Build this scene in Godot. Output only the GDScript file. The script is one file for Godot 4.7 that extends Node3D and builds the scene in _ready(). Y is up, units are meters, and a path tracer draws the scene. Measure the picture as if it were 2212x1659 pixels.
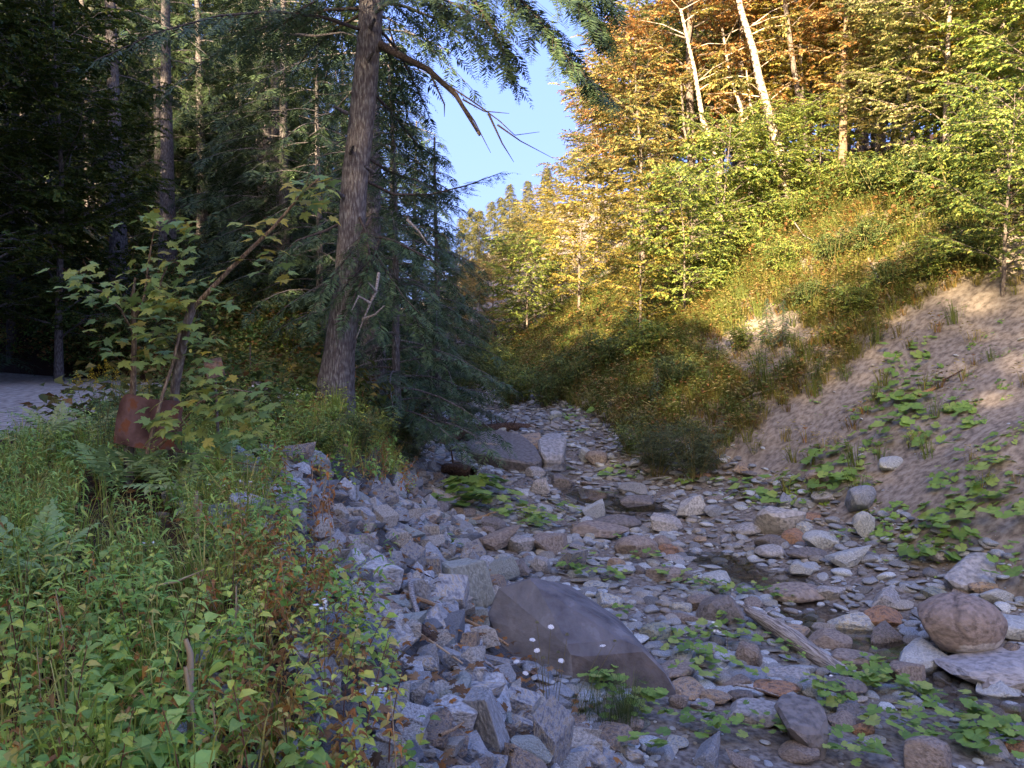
extends Node3D
# A dry rocky creek at the edge of a hemlock wood on an autumn evening. Distances in metres; "ahead" below means -z, up the creek.

const FOCAL := 1778.9                      # of the 2212 x 1659 frame in which survey positions were read off
const EYE := Vector3(0, 3.5, 0)
const PITCH := -3.2
var rng := RandomNumberGenerator.new()
var used := {}
var mats := {}
var tex := {}
var bump_noise := FastNoiseLite.new()
var fine_noise := FastNoiseLite.new()
var view_basis := Basis(Vector3.RIGHT, deg_to_rad(PITCH))


# ---------------------------------------------------------------- naming and tagging
func numbered(called: String) -> String:
	var k: int = used.get(called, 0)
	used[called] = k + 1
	return called if k == 0 else "%s_%03d" % [called, k]


func thing(called: String, label: String, category: String, at := Vector3.ZERO, turn := 0.0, group := "") -> Node3D:
	var o := Node3D.new()
	o.name = numbered(called)
	add_child(o)
	o.position = at
	o.rotation.y = turn
	tag(o, label, category, group)
	return o


func tag(o: Node3D, label: String, category: String, group := "") -> void:
	o.set_meta("label", label)
	o.set_meta("category", category)
	if group:
		o.set_meta("group", group)


func part(under: Node3D, called: String, m: Mesh, mat: Material, t := Transform3D.IDENTITY, kind := "") -> MeshInstance3D:
	var o := MeshInstance3D.new()
	o.name = called
	o.mesh = m
	o.material_override = mat
	o.transform = t
	if kind:
		o.set_meta("kind", kind)
	under.add_child(o, true)
	return o


func single(called: String, m: Mesh, mat: Material, label: String, category: String, t: Transform3D, group := "") -> MeshInstance3D:
	var o := part(self, numbered(called), m, mat, t)
	tag(o, label, category, group)
	return o


func structure(called: String, m: Mesh, mat: Material) -> MeshInstance3D:
	return part(self, numbered(called), m, mat, Transform3D.IDENTITY, "structure")


func stuff(called: String, m: Mesh, mat: Material, places: Array, tints: Array, label: String) -> void:
	if places.is_empty():
		return
	var mm := MultiMesh.new()
	mm.transform_format = MultiMesh.TRANSFORM_3D
	mm.use_colors = true
	mm.mesh = m
	mm.instance_count = places.size()
	for i in places.size():
		mm.set_instance_transform(i, places[i])
		mm.set_instance_color(i, tints[i] if tints.size() > i else Color.WHITE)
	var o := MultiMeshInstance3D.new()
	o.name = numbered(called)
	o.multimesh = mm
	o.material_override = mat
	o.set_meta("kind", "stuff")
	o.set_meta("label", label)
	o.set_meta("category", called.replace("_", " "))
	add_child(o)


func rf(a: float, b: float) -> float:
	return rng.randf_range(a, b)


func lin(r: float, g: float, b: float) -> Color:
	return Color(r, g, b)


func rot(p: float, y: float, r: float) -> Basis:
	return Basis.from_euler(Vector3(p, y, r))


func frame(dir: Vector3, up := Vector3.UP) -> Basis:
	var z := dir.normalized()
	var x := up.cross(z)
	if x.length_squared() < 1e-6:
		x = Vector3.RIGHT.cross(z)
	x = x.normalized()
	return Basis(x, z.cross(x), z)


# ---------------------------------------------------------------- survey: where a sight line of the photograph meets the ground
func sight(u: float, v: float) -> Vector3:
	return view_basis * Vector3((u - 1106.0) / FOCAL, (829.5 - v) / FOCAL, -1.0)


func at(u: float, v: float, d: float) -> Vector3:
	var r := sight(u, v)
	return EYE + r * (d / -r.z)


func ground_on(u: float, v: float, first := 1.5) -> Vector3:
	var r := sight(u, v)
	r /= -r.z
	var d := first
	while d < 150.0:
		var p := EYE + r * d
		if p.y < height(p.x, d):
			break
		d += 0.04 + d * 0.004
	var q := EYE + r * d
	q.y = height(q.x, d)
	return q


# ---------------------------------------------------------------- terrain
const STATION := [-45.0, 0.0, 3.3, 6.5, 9.0, 12.0, 14.5, 17.0, 20.0, 24.0, 28.0, 34.0, 42.0, 60.0, 100.0, 170.0]
const BED_Y := [-2.0, 0.0, 0.0, 0.0, 0.0, 0.05, 0.12, 0.25, 0.5, 0.95, 1.15, 1.4, 1.6, 2.6, 5.0, 10.0]
const TOE_L := [2.5, 2.3, 1.6, 0.6, -0.15, -0.75, -1.3, -1.9, -2.2, -2.5, -2.6, -2.8, -3.2, -5.0, -12.0, -26.0]
const EDGE_X := [-0.5, -0.35, -0.85, -1.85, -2.5, -2.7, -2.9, -3.3, -3.9, -4.2, -4.4, -4.7, -5.2, -6.8, -14.0, -29.0]
const EDGE_Y := [1.4, 1.8, 1.78, 1.88, 2.0, 2.15, 2.25, 2.3, 2.35, 2.45, 2.6, 2.7, 2.9, 4.0, 6.8, 13.0]
const ROAD_R := [-6.3, -6.3, -6.3, -6.3, -6.3, -6.3, -6.35, -6.7, -7.8, -10.4, -15.0, -24.0, -38.0, -70.0, -140.0, -260.0]
const HUMP := [0.0, 0.0, 0.0, 0.0, 0.0, 0.0, 0.0, 0.0, 0.0, 0.35, 1.7, 3.2, 4.6, 8.0, 12.0, 14.0]
const ROAD_Y := [2.0, 2.25, 2.26, 2.28, 2.3, 2.32, 2.34, 2.34, 2.3, 2.2, 2.15, 2.3, 2.9, 4.0, 6.8, 13.0]
const THALWEG := [6.0, 6.0, 6.0, 5.7, 4.5, 3.9, 2.9, 1.9, 0.7, -0.4, -0.8, -1.2, -1.9, -3.6, -10.0, -23.0]
const TOE_R := [8.5, 8.0, 7.5, 6.9, 6.4, 5.8, 5.3, 4.6, 3.0, 2.1, 1.4, 0.6, -0.4, -2.0, -8.0, -20.0]
const CREST := [4.5, 4.8, 4.9, 5.0, 5.0, 5.1, 5.2, 5.3, 5.8, 6.8, 7.6, 8.2, 9.0, 11.0, 15.0, 20.0]
const ROUGH := [1.2, 0.5, 0.12, 0.0, 0.0, 0.1, 0.25, 0.1, 0.12, 0.10, 0.08, 0.16, 0.35, 1.4]
const GX0 := -17.0
const GD0 := -2.0
const GS := 0.16
const GNX := 220
const GND := 240
var grid := PackedFloat32Array()


func table(values: Array, d: float) -> float:
	for i in range(1, STATION.size()):
		if d <= STATION[i]:
			var t: float = clampf((d - STATION[i - 1]) / (STATION[i] - STATION[i - 1]), 0, 1)
			return lerpf(values[i - 1], values[i], t)
	return values[-1]


func profile(d: float) -> Array:
	var bed := table(BED_Y, d)
	var rr := table(ROAD_R, d)
	var ry := table(ROAD_Y, d)
	var tr := table(TOE_R, d)
	var ch := table(CREST, d)
	var cx := tr + ch / 0.75
	var ex := table(EDGE_X, d)
	var ey := table(EDGE_Y, d)
	var hump := table(HUMP, d)
	var xs := PackedFloat32Array([rr - 90.0, rr - 13.5, rr - 7.3, rr - 6.6, rr, lerpf(rr, ex, 0.16), lerpf(rr, ex, 0.68), ex, table(TOE_L, d), table(THALWEG, d), tr - 0.9, tr, cx, cx + 80.0])
	var ys := PackedFloat32Array([ry + 28.0, ry + 4.6, ry - 0.05, ry, ry, ry + hump, lerpf(ry, ey, 0.7) + hump, ey, bed + 0.12, bed - 0.2, bed + 0.06, bed + 0.3, bed + ch, bed + ch + 15.0])
	return [xs, ys]


func height_in(p: Array, x: float, d: float) -> float:
	var xs: PackedFloat32Array = p[0]
	var ys: PackedFloat32Array = p[1]
	var k := 1
	while k < xs.size() - 1 and x > xs[k]:
		k += 1
	var t := clampf((x - xs[k - 1]) / (xs[k] - xs[k - 1]), 0, 1)
	var rough: float = lerpf(ROUGH[k - 1], ROUGH[k], t)
	var y := lerpf(ys[k - 1], ys[k], t) + rough * bump_noise.get_noise_2d(x * 9.0, d * 9.0)
	if k == 12:                                   # the slope of loose sand sags and is cut by runnels
		y += 0.22 * sin(t * PI) * bump_noise.get_noise_2d(d * 13.0 + 7.0, t * 9.0) - 0.35 * sin(t * PI) * t
	if k == 12:
		y += sin(t * PI) * (0.10 * bump_noise.get_noise_2d(d * 55.0, t * 5.0) - 0.03 * absf(fine_noise.get_noise_2d(d * 130.0, t * 14.0)))
	y += rough * (0.08 if k == 12 else 0.25) * fine_noise.get_noise_2d(x * 40.0, d * 40.0)
	return y


func height(x: float, d: float) -> float:
	var gx := (x - GX0) / GS
	var gd := (d - GD0) / GS
	if grid.is_empty() or gx < 0 or gd < 0 or gx >= GNX - 1 or gd >= GND - 1:
		return height_in(profile(d), x, d)
	var i := int(gx)
	var j := int(gd)
	var a := gx - i
	var b := gd - j
	var k := j * GNX + i
	return lerpf(lerpf(grid[k], grid[k + 1], a), lerpf(grid[k + GNX], grid[k + GNX + 1], a), b)


func slope_normal(x: float, d: float, e := 0.15) -> Vector3:
	return Vector3(height(x - e, d) - height(x + e, d), 2 * e, height(x, d + e) - height(x, d - e)).normalized()


func on_ground(x: float, d: float, lift := 0.0) -> Vector3:
	return Vector3(x, height(x, d) + lift, -d)


func build_terrain() -> void:
	grid.resize(GNX * GND)
	var g := PackedFloat32Array()
	g.resize(GNX * GND)
	for j in GND:
		var d := GD0 + j * GS
		var p := profile(d)
		for i in GNX:
			g[j * GNX + i] = height_in(p, GX0 + i * GS, d)
	grid = PackedFloat32Array()
	var rows := PackedFloat32Array()
	var d := -45.0
	while d < 170.0:
		rows.append(d)
		d += 3.0 if d < -4.5 else 0.2 if d < 26 else 0.5 if d < 46 else 2.0 if d < 80 else 5.0
	var bands := [["forest_floor", 0, 2, 26, "litter"], ["road_shoulder", 2, 3, 2, "gravel"], ["road", 3, 4, 10, "road"], ["verge", 4, 7, 36, "soil"], ["rock_bank", 7, 8, 18, "bank"], ["creek_bed", 8, 11, 34, "bed"], ["sandy_bank", 11, 12, 40, "sand"], ["hillside", 12, 13, 26, "litter"]]
	for b in bands:
		var v := PackedVector3Array()
		var idx := PackedInt32Array()
		var n: int = b[3]
		for r in rows:
			var p := profile(r)
			var xs: PackedFloat32Array = p[0]
			for i in n + 1:
				var t := float(i) / n
				var x := 0.0
				var seg: float = b[1] + t * (b[2] - b[1])
				var k := mini(int(seg), int(b[2]) - 1)
				x = lerpf(xs[k], xs[k + 1], seg - k)
				if b[0] == "forest_floor" or b[0] == "hillside":
					var q := t if b[0] == "hillside" else 1.0 - t
					x = lerpf(xs[12] if b[0] == "hillside" else xs[2], xs[13] if b[0] == "hillside" else xs[0], q * q)
				v.append(Vector3(x, height_in(p, x, r), -r))
		for j in rows.size() - 1:
			for i in n:
				var a := j * (n + 1) + i
				idx.append_array([a, a + n + 1, a + 1, a + 1, a + n + 1, a + n + 2])
		structure(b[0], smooth_mesh(v, idx), material(b[4]))
	grid = g


# ---------------------------------------------------------------- mesh helpers
func smooth_mesh(v: PackedVector3Array, idx: PackedInt32Array, c := PackedColorArray()) -> ArrayMesh:
	var n := PackedVector3Array()
	n.resize(v.size())
	for k in range(0, idx.size(), 3):
		var a := v[idx[k]]
		var f := (v[idx[k + 2]] - a).cross(v[idx[k + 1]] - a)
		n[idx[k]] += f
		n[idx[k + 1]] += f
		n[idx[k + 2]] += f
	for i in n.size():
		n[i] = n[i].normalized()
	var s := []
	s.resize(Mesh.ARRAY_MAX)
	s[Mesh.ARRAY_VERTEX] = v
	s[Mesh.ARRAY_NORMAL] = n
	s[Mesh.ARRAY_INDEX] = idx
	if c.size() == v.size():
		s[Mesh.ARRAY_COLOR] = c
	var m := ArrayMesh.new()
	m.add_surface_from_arrays(Mesh.PRIMITIVE_TRIANGLES, s)
	return m


func flat_mesh(v: PackedVector3Array, c := PackedColorArray()) -> ArrayMesh:
	var s := []
	s.resize(Mesh.ARRAY_MAX)
	s[Mesh.ARRAY_VERTEX] = v
	if c.size() == v.size():
		s[Mesh.ARRAY_COLOR] = c
	var m := ArrayMesh.new()
	m.add_surface_from_arrays(Mesh.PRIMITIVE_TRIANGLES, s)
	return m


class Wood:
	var v := PackedVector3Array()
	var n := PackedVector3Array()
	var idx := PackedInt32Array()

	func tube(pts: PackedVector3Array, rad: PackedFloat32Array, sides := 6, wobble := 0.0) -> void:
		var first := v.size()
		var side := Vector3.RIGHT
		for i in pts.size():
			var t := (pts[mini(i + 1, pts.size() - 1)] - pts[maxi(i - 1, 0)]).normalized()
			if absf(t.dot(side)) > 0.95:
				side = Vector3.FORWARD
			var x := side.cross(t).normalized()
			var y := t.cross(x)
			side = y
			for k in sides + 1:
				var a := TAU * k / sides
				var o := x * cos(a) + y * sin(a)
				var r := rad[i] * (1.0 + wobble * sin(a * 3.0 + i * 1.7) + wobble * 0.6 * sin(a * 5.0 - i * 0.6))
				v.append(pts[i] + o * r)
				n.append(o)
		for i in pts.size() - 1:
			for k in sides:
				var a := first + i * (sides + 1) + k
				idx.append_array(PackedInt32Array([a, a + sides + 1, a + 1, a + 1, a + sides + 1, a + sides + 2]))
		var last := v.size()
		v.append(pts[-1])
		n.append((pts[-1] - pts[-2]).normalized())
		for k in sides:
			idx.append_array(PackedInt32Array([last - 1 - k, last, last - 2 - k]))

	func rod(a: Vector3, b: Vector3, r: float, sides := 4) -> void:
		tube(PackedVector3Array([a, b]), PackedFloat32Array([r, r * 0.5]), sides)

	func mesh() -> ArrayMesh:
		var s := []
		s.resize(Mesh.ARRAY_MAX)
		s[Mesh.ARRAY_VERTEX] = v
		s[Mesh.ARRAY_NORMAL] = n
		s[Mesh.ARRAY_INDEX] = idx
		var m := ArrayMesh.new()
		m.add_surface_from_arrays(Mesh.PRIMITIVE_TRIANGLES, s)
		return m


class Leaves:
	var v := PackedVector3Array()
	var c := PackedColorArray()

	func add(t: Transform3D, sv: PackedVector3Array, sc: PackedColorArray) -> void:
		v.append_array(t * sv)
		c.append_array(sc)


# ---------------------------------------------------------------- materials
func noise_tex(key: String, kind: int, freq: float, octaves: int, stops: Array, size := 512, seed := 1, normal := false) -> NoiseTexture2D:
	if tex.has(key):
		return tex[key]
	var n := FastNoiseLite.new()
	n.seed = seed
	n.noise_type = kind
	n.frequency = freq
	n.fractal_octaves = octaves
	n.fractal_gain = 0.55
	if kind == FastNoiseLite.TYPE_CELLULAR:
		n.cellular_return_type = FastNoiseLite.RETURN_DISTANCE2_SUB
	var t := NoiseTexture2D.new()
	t.width = size
	t.height = size
	t.seamless = true
	t.noise = n
	if stops:
		var g := Gradient.new()
		var off := PackedFloat32Array()
		var col := PackedColorArray()
		for s in stops:
			off.append(s[0])
			col.append(s[1])
		g.offsets = off
		g.colors = col
		t.color_ramp = g
	t.as_normal_map = normal
	tex[key] = t
	return t


func grey(x: float) -> Color:
	return Color(x, x, x)


func surface(key: String, color: Color, rough: float, t: Texture2D = null, scale := Vector3.ONE, bump: Texture2D = null, relief := 1.0, world := false) -> StandardMaterial3D:
	var m := StandardMaterial3D.new()
	m.resource_name = key
	m.albedo_color = color.linear_to_srgb()
	m.roughness = rough
	m.metallic_specular = 0.35
	m.uv1_triplanar = true
	m.uv1_world_triplanar = world
	m.uv1_triplanar_sharpness = 4.0
	m.uv1_scale = scale
	if t:
		m.albedo_texture = t
	if bump:
		m.heightmap_enabled = true
		m.heightmap_texture = bump
		m.heightmap_scale = relief
	return m


func leaf_material(key: String, tint := Color.WHITE, glow := 0.7) -> StandardMaterial3D:
	if mats.has(key):
		return mats[key]
	var m := StandardMaterial3D.new()
	m.resource_name = key
	m.vertex_color_use_as_albedo = true
	m.albedo_color = tint.linear_to_srgb()
	m.roughness = 0.55
	m.metallic_specular = 0.3
	m.cull_mode = BaseMaterial3D.CULL_DISABLED
	m.backlight_enabled = true
	m.backlight = Color(glow, glow, glow).linear_to_srgb()
	mats[key] = m
	return m


func plain_leaf(key: String, color: Color, glow := 0.6) -> StandardMaterial3D:
	if mats.has(key):
		return mats[key]
	var m := leaf_material(key, color, glow)
	m.vertex_color_use_as_albedo = false
	m.uv1_triplanar = true
	m.uv1_scale = Vector3.ONE * 3.0
	m.albedo_texture = tex["leaf_mottle"]
	return m


func build_materials() -> void:
	var S := FastNoiseLite.TYPE_SIMPLEX_SMOOTH
	var P := FastNoiseLite.TYPE_PERLIN
	var C := FastNoiseLite.TYPE_CELLULAR
	noise_tex("leaf_mottle", S, 0.02, 4, [[0.0, Color(0.72, 0.7, 0.62)], [0.5, Color(0.92, 0.92, 0.9)], [1.0, Color(1, 1, 0.98)]], 256, 3)
	var mott := noise_tex("mottle", S, 0.012, 6, [[0.0, grey(0.62)], [0.35, grey(0.80)], [0.6, grey(0.92)], [1.0, grey(1.0)]], 512, 5)
	var stain := noise_tex("stain", S, 0.008, 6, [[0.0, Color(0.5, 0.5, 0.52)], [0.42, Color(0.83, 0.82, 0.82)], [0.55, Color(0.94, 0.92, 0.88)], [0.64, Color(0.86, 0.78, 0.66)], [1.0, Color(1, 1, 1)]], 512, 9)
	var vein := noise_tex("vein", P, 0.010, 5, [[0.0, grey(0.74)], [0.44, grey(0.84)], [0.49, grey(0.88)], [0.505, grey(1.0)], [0.52, grey(0.86)], [0.75, grey(0.72)], [1.0, grey(0.95)]], 512, 21)
	var craggy := noise_tex("craggy", S, 0.015, 7, [], 512, 11)
	var grain := noise_tex("grain", S, 0.06, 5, [], 512, 12)
	var grit := noise_tex("grit", C, 0.055, 3, [[0.0, Color(0.42, 0.41, 0.4)], [0.3, Color(0.74, 0.73, 0.71)], [0.6, Color(0.9, 0.89, 0.87)], [1.0, Color(1, 1, 1)]], 512, 13)
	var earth := noise_tex("earth", S, 0.02, 7, [[0.0, Color(0.5, 0.46, 0.42)], [0.4, Color(0.78, 0.74, 0.7)], [0.6, Color(0.92, 0.88, 0.82)], [1.0, Color(1, 1, 1)]], 1024, 14)
	var litter := noise_tex("litter_print", C, 0.035, 4, [[0.0, Color(0.35, 0.27, 0.2)], [0.35, Color(0.62, 0.5, 0.36)], [0.6, Color(0.8, 0.66, 0.45)], [1.0, Color(1.0, 0.9, 0.7)]], 512, 15)
	var ridges := noise_tex("ridges", S, 0.022, 5, [[0.0, grey(0.0)], [0.42, grey(0.25)], [0.55, grey(0.8)], [1.0, grey(1)]], 512, 16)
	var barkc := noise_tex("bark_color", S, 0.02, 6, [[0.0, Color(0.46, 0.43, 0.42)], [0.45, Color(0.72, 0.69, 0.68)], [0.66, Color(0.86, 0.85, 0.83)], [0.74, Color(0.98, 1.0, 0.95)], [1.0, Color(1, 1, 1)]], 512, 17)
	var birchc := noise_tex("birch_color", P, 0.018, 5, [[0.0, Color(0.16, 0.13, 0.11)], [0.32, Color(0.3, 0.26, 0.22)], [0.40, Color(0.85, 0.82, 0.77)], [0.7, Color(0.97, 0.95, 0.9)], [1.0, Color(1, 1, 1)]], 512, 18)
	var rustc := noise_tex("rust_color", S, 0.012, 6, [[0.0, Color(0.55, 0.45, 0.42)], [0.4, Color(0.8, 0.7, 0.66)], [0.6, Color(0.93, 0.84, 0.82)], [0.72, Color(1.0, 0.72, 0.5)], [1.0, Color(1, 0.9, 0.85)]], 512, 19)
	var woodg := noise_tex("wood_grain", S, 0.018, 5, [[0.0, Color(0.45, 0.43, 0.41)], [0.45, Color(0.75, 0.73, 0.71)], [0.55, Color(0.9, 0.89, 0.87)], [1.0, Color(1, 1, 1)]], 512, 20)

	mats.litter = surface("litter", lin(0.10, 0.065, 0.035), 0.95, litter, Vector3.ONE * 0.9, craggy, 5.0, true)
	mats.gravel = surface("gravel", lin(0.26, 0.25, 0.24), 0.95, grit, Vector3.ONE * 1.1, grit, 2.0, true)
	mats.road = surface("road", lin(0.46, 0.445, 0.42), 0.95, earth, Vector3(0.35, 0.35, 0.12), grain, 1.2, true)
	mats.soil = surface("soil", lin(0.13, 0.095, 0.06), 0.95, litter, Vector3.ONE * 1.4, craggy, 4.0, true)
	mats.bank = surface("bank", lin(0.16, 0.15, 0.14), 0.95, grit, Vector3.ONE * 0.9, craggy, 6.0, true)
	mats.bed = surface("bed", lin(0.235, 0.23, 0.22), 0.9, earth, Vector3.ONE * 0.5, grit, 1.0, true)
	mats.sand = surface("sand", lin(0.315, 0.297, 0.265), 0.95, earth, Vector3.ONE * 0.3, craggy, 0.35, true)

	for k in 8:                                       # quarried grey-blue rock of the bank
		var c: Color = [lin(0.469, 0.475, 0.457), lin(0.419, 0.426, 0.413), lin(0.531, 0.530, 0.501), lin(0.368, 0.377, 0.374), lin(0.429, 0.459, 0.407), lin(0.510, 0.469, 0.385), lin(0.368, 0.316, 0.259), lin(0.245, 0.257, 0.259)][k]
		mats["riprap%d" % k] = surface("riprap%d" % k, c, 0.85, [stain, vein, mott][k % 3], Vector3.ONE * (0.6 + 0.15 * k), craggy, 1.5)
	var tones := {"grey": lin(0.420, 0.408, 0.380), "brown": lin(0.335, 0.281, 0.228), "dark": lin(0.220, 0.201, 0.182), "pale": lin(0.533, 0.560, 0.536), "blue": lin(0.356, 0.375, 0.385), "tan": lin(0.461, 0.381, 0.284), "white": lin(0.533, 0.570, 0.536), "rust": lin(0.420, 0.275, 0.182), "green": lin(0.325, 0.370, 0.324)}
	for k in tones:
		mats[k] = surface(k, tones[k], 0.75, vein if k in ["blue", "pale"] else stain if k in ["tan", "rust", "white", "green"] else mott, Vector3.ONE * 1.3, craggy, 1.6)
	mats.boulder = surface("boulder", lin(0.225, 0.218, 0.215), 0.85, noise_tex("boulder_print", S, 0.008, 7, [[0.0, Color(0.62, 0.61, 0.61)], [0.3, Color(0.8, 0.79, 0.78)], [0.5, Color(0.87, 0.87, 0.86)], [0.7, Color(0.92, 0.9, 0.88)], [0.8, Color(1, 1, 0.98)], [1.0, Color(1, 1, 1)]], 512, 44), Vector3.ONE * 0.7, craggy, 1.8)
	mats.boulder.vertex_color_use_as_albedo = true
	mats.hemlock_bark = surface("hemlock_bark", lin(0.275, 0.268, 0.275), 0.95, barkc, Vector3(2.2, 0.5, 2.2), ridges, 1.6)
	mats.bough_bark = surface("bough_bark", lin(0.13, 0.11, 0.10), 0.95, barkc, Vector3(2, 2, 2))
	mats.grey_bark = surface("grey_bark", lin(0.30, 0.265, 0.23), 0.9, barkc, Vector3(2.0, 0.6, 2.0), ridges, 1.0)
	mats.pale_bark = surface("pale_bark", lin(0.46, 0.40, 0.34), 0.85, barkc, Vector3(1.5, 2.5, 1.5))
	mats.tan_bark = surface("tan_bark", lin(0.38, 0.29, 0.20), 0.9, barkc, Vector3(4.0, 1.0, 4.0), grain, 0.3)
	mats.birch_bark = surface("birch_bark", lin(0.56, 0.50, 0.44), 0.7, birchc, Vector3(0.5, 2.4, 0.5), grain, 0.5)
	mats.dead_wood = surface("dead_wood", lin(0.44, 0.41, 0.38), 0.9, woodg, Vector3(3, 3, 3), grain, 0.4)
	mats.drift = surface("drift", lin(0.48, 0.45, 0.41), 0.9, woodg, Vector3(0.4, 5, 5), ridges, 0.8)
	mats.brown_log = surface("brown_log", lin(0.16, 0.11, 0.08), 0.95, barkc, Vector3(2, 2, 2), craggy, 3.0)
	mats.fresh_wood = surface("fresh_wood", lin(0.55, 0.36, 0.19), 0.8, woodg, Vector3(2, 8, 8), grain, 0.4)
	mats.rust_plate = surface("rust_plate", lin(0.20, 0.145, 0.135), 0.8, rustc, Vector3(0.5, 0.4, 0.5), grain, 0.3)
	mats.steel = surface("steel", lin(0.22, 0.21, 0.20), 0.6, rustc, Vector3.ONE * 2.0)
	mats.stem = surface("stem", lin(0.17, 0.15, 0.06), 0.8)
	mats.red_stem = surface("red_stem", lin(0.15, 0.07, 0.04), 0.8)
	mats.dry_stem = surface("dry_stem", lin(0.40, 0.30, 0.18), 0.9)
	mats.petal = surface("petal", lin(0.75, 0.75, 0.70), 0.7)
	var w := StandardMaterial3D.new()
	w.resource_name = "water"
	w.albedo_color = Color(0.07, 0.055, 0.04, 0.45)
	w.transparency = BaseMaterial3D.TRANSPARENCY_ALPHA
	w.roughness = 0.03
	mats.water = w


func material(key: String) -> Material:
	return mats[key]


# ---------------------------------------------------------------- stones
func polytope(planes: Array[Plane]) -> Array:      # [polygon, plane] of each face of the solid that these planes enclose
	var out := []
	for i in planes.size():
		var p := planes[i]
		var b := frame(p.normal, Vector3.UP if absf(p.normal.y) < 0.9 else Vector3.RIGHT)
		var c := p.normal * p.d
		var poly := PackedVector3Array([c + (b.x + b.y) * 20, c + (b.x - b.y) * 20, c - (b.x + b.y) * 20, c + (b.y - b.x) * 20])
		for j in planes.size():
			if j != i and poly.size() > 2:
				poly = Geometry3D.clip_polygon(poly, planes[j])
		if poly.size() > 2:
			out.append([poly, i])
	return out


func bevelled(planes: Array[Plane], by: float) -> Array:
	if by <= 0:
		return polytope(planes)
	var all: Array[Plane] = planes.duplicate()
	for f in polytope(planes):
		var poly: PackedVector3Array = f[0]
		for k in poly.size():
			var m := (poly[k] + poly[(k + 1) % poly.size()]) * 0.5
			for j in range(int(f[1]) + 1, planes.size()):
				if absf(planes[j].distance_to(m)) < 0.002:
					var n := (planes[j].normal + planes[f[1]].normal).normalized()
					if n.dot(planes[j].normal) < 0.97:
						all.append(Plane(n, n.dot(m) - by * rf(0.5, 1.5)))
					break
	return polytope(all)


func solid(faces: Array, divide: int, rough: float, freq: float, smooth: bool, tints := {}) -> ArrayMesh:
	var tris := PackedVector3Array()
	var from := PackedInt32Array()                     # the face each triangle belongs to: edges between faces stay crisp
	for f in faces:
		var poly: PackedVector3Array = f[0]
		var c := Vector3.ZERO
		for q in poly:
			c += q
		c /= poly.size()
		for k in poly.size():
			var a := poly[k]
			var b := poly[(k + 1) % poly.size()]
			if (b - a).cross(c - a).dot(c) > 0:          # clockwise seen from outside; the solid holds the origin
				tris.append_array([b, a, c])
			else:
				tris.append_array([a, b, c])
			from.append(int(f[1]))
	for step in divide:
		var finer := PackedVector3Array()
		var of := PackedInt32Array()
		for k in range(0, tris.size(), 3):
			var a := tris[k]
			var b := tris[k + 1]
			var c := tris[k + 2]
			var ab := (a + b) * 0.5
			var bc := (b + c) * 0.5
			var ca := (c + a) * 0.5
			finer.append_array([a, ab, ca, ab, b, bc, ca, bc, c, ab, bc, ca])
			for e in 4:
				of.append(from[k / 3])
		tris = finer
		from = of
	if rough > 0:
		var shift := Vector3(rf(-50, 50), rf(-50, 50), rf(-50, 50))
		for k in tris.size():
			var q := tris[k] * freq + shift
			tris[k] += Vector3(fine_noise.get_noise_3dv(q), fine_noise.get_noise_3dv(q + Vector3(31, 7, 3)), fine_noise.get_noise_3dv(q + Vector3(3, 57, 13))) * rough
	if not smooth:
		return flat_mesh(tris)
	var seen := {}
	var v := PackedVector3Array()
	var idx := PackedInt32Array()
	var c := PackedColorArray()
	for k in tris.size():
		var q := tris[k]
		var r := (q * 2000.0).round()
		var key := Vector4i(int(r.x), int(r.y), int(r.z), from[k / 3])
		if not seen.has(key):
			seen[key] = v.size()
			v.append(q)
			if tints:
				c.append(tints[from[k / 3]])
		idx.append(seen[key])
	return smooth_mesh(v, idx, c)


func hull_planes(pts: PackedVector3Array) -> Array[Plane]:
	var out: Array[Plane] = []
	var n := pts.size()
	for i in n:
		for j in range(i + 1, n):
			for k in range(j + 1, n):
				var p := Plane(pts[i], pts[j], pts[k])
				if p.normal.length_squared() < 0.5:
					continue
				var above := 0
				var below := 0
				for q in pts:
					var e := p.distance_to(q)
					above += int(e > 0.001)
					below += int(e < -0.001)
				if above and below:
					continue
				if above:
					p = -p
				var known := false
				for o in out:
					known = known or (o.normal.dot(p.normal) > 0.9995 and absf(o.d - p.d) < 0.004)
				if not known:
					out.append(p)
	return out


func angular_rock(seed: int, n: int, bevel: float, box: Vector3, divide := 0, rough := 0.0, smooth := false) -> ArrayMesh:
	rng.seed = seed
	var planes: Array[Plane] = []
	for s in [Vector3.RIGHT, Vector3.LEFT, Vector3.UP, Vector3.DOWN, Vector3.FORWARD, Vector3.BACK]:
		var q := (Vector3(s) + Vector3(rf(-0.55, 0.55), rf(-0.55, 0.55), rf(-0.55, 0.55))).normalized()
		planes.append(Plane(q, rf(0.34, 0.56)))
	for k in n:
		var q := Vector3(rng.randfn(), rng.randfn(), rng.randfn()).normalized()
		planes.append(Plane(q, rf(0.34, 0.58)))
	var faces := bevelled(planes, bevel)
	for f in faces:
		var poly: PackedVector3Array = f[0]
		f[0] = Transform3D(Basis.from_scale(box), Vector3.ZERO) * poly
	return solid(faces, divide, rough, 60.0, smooth)


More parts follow.
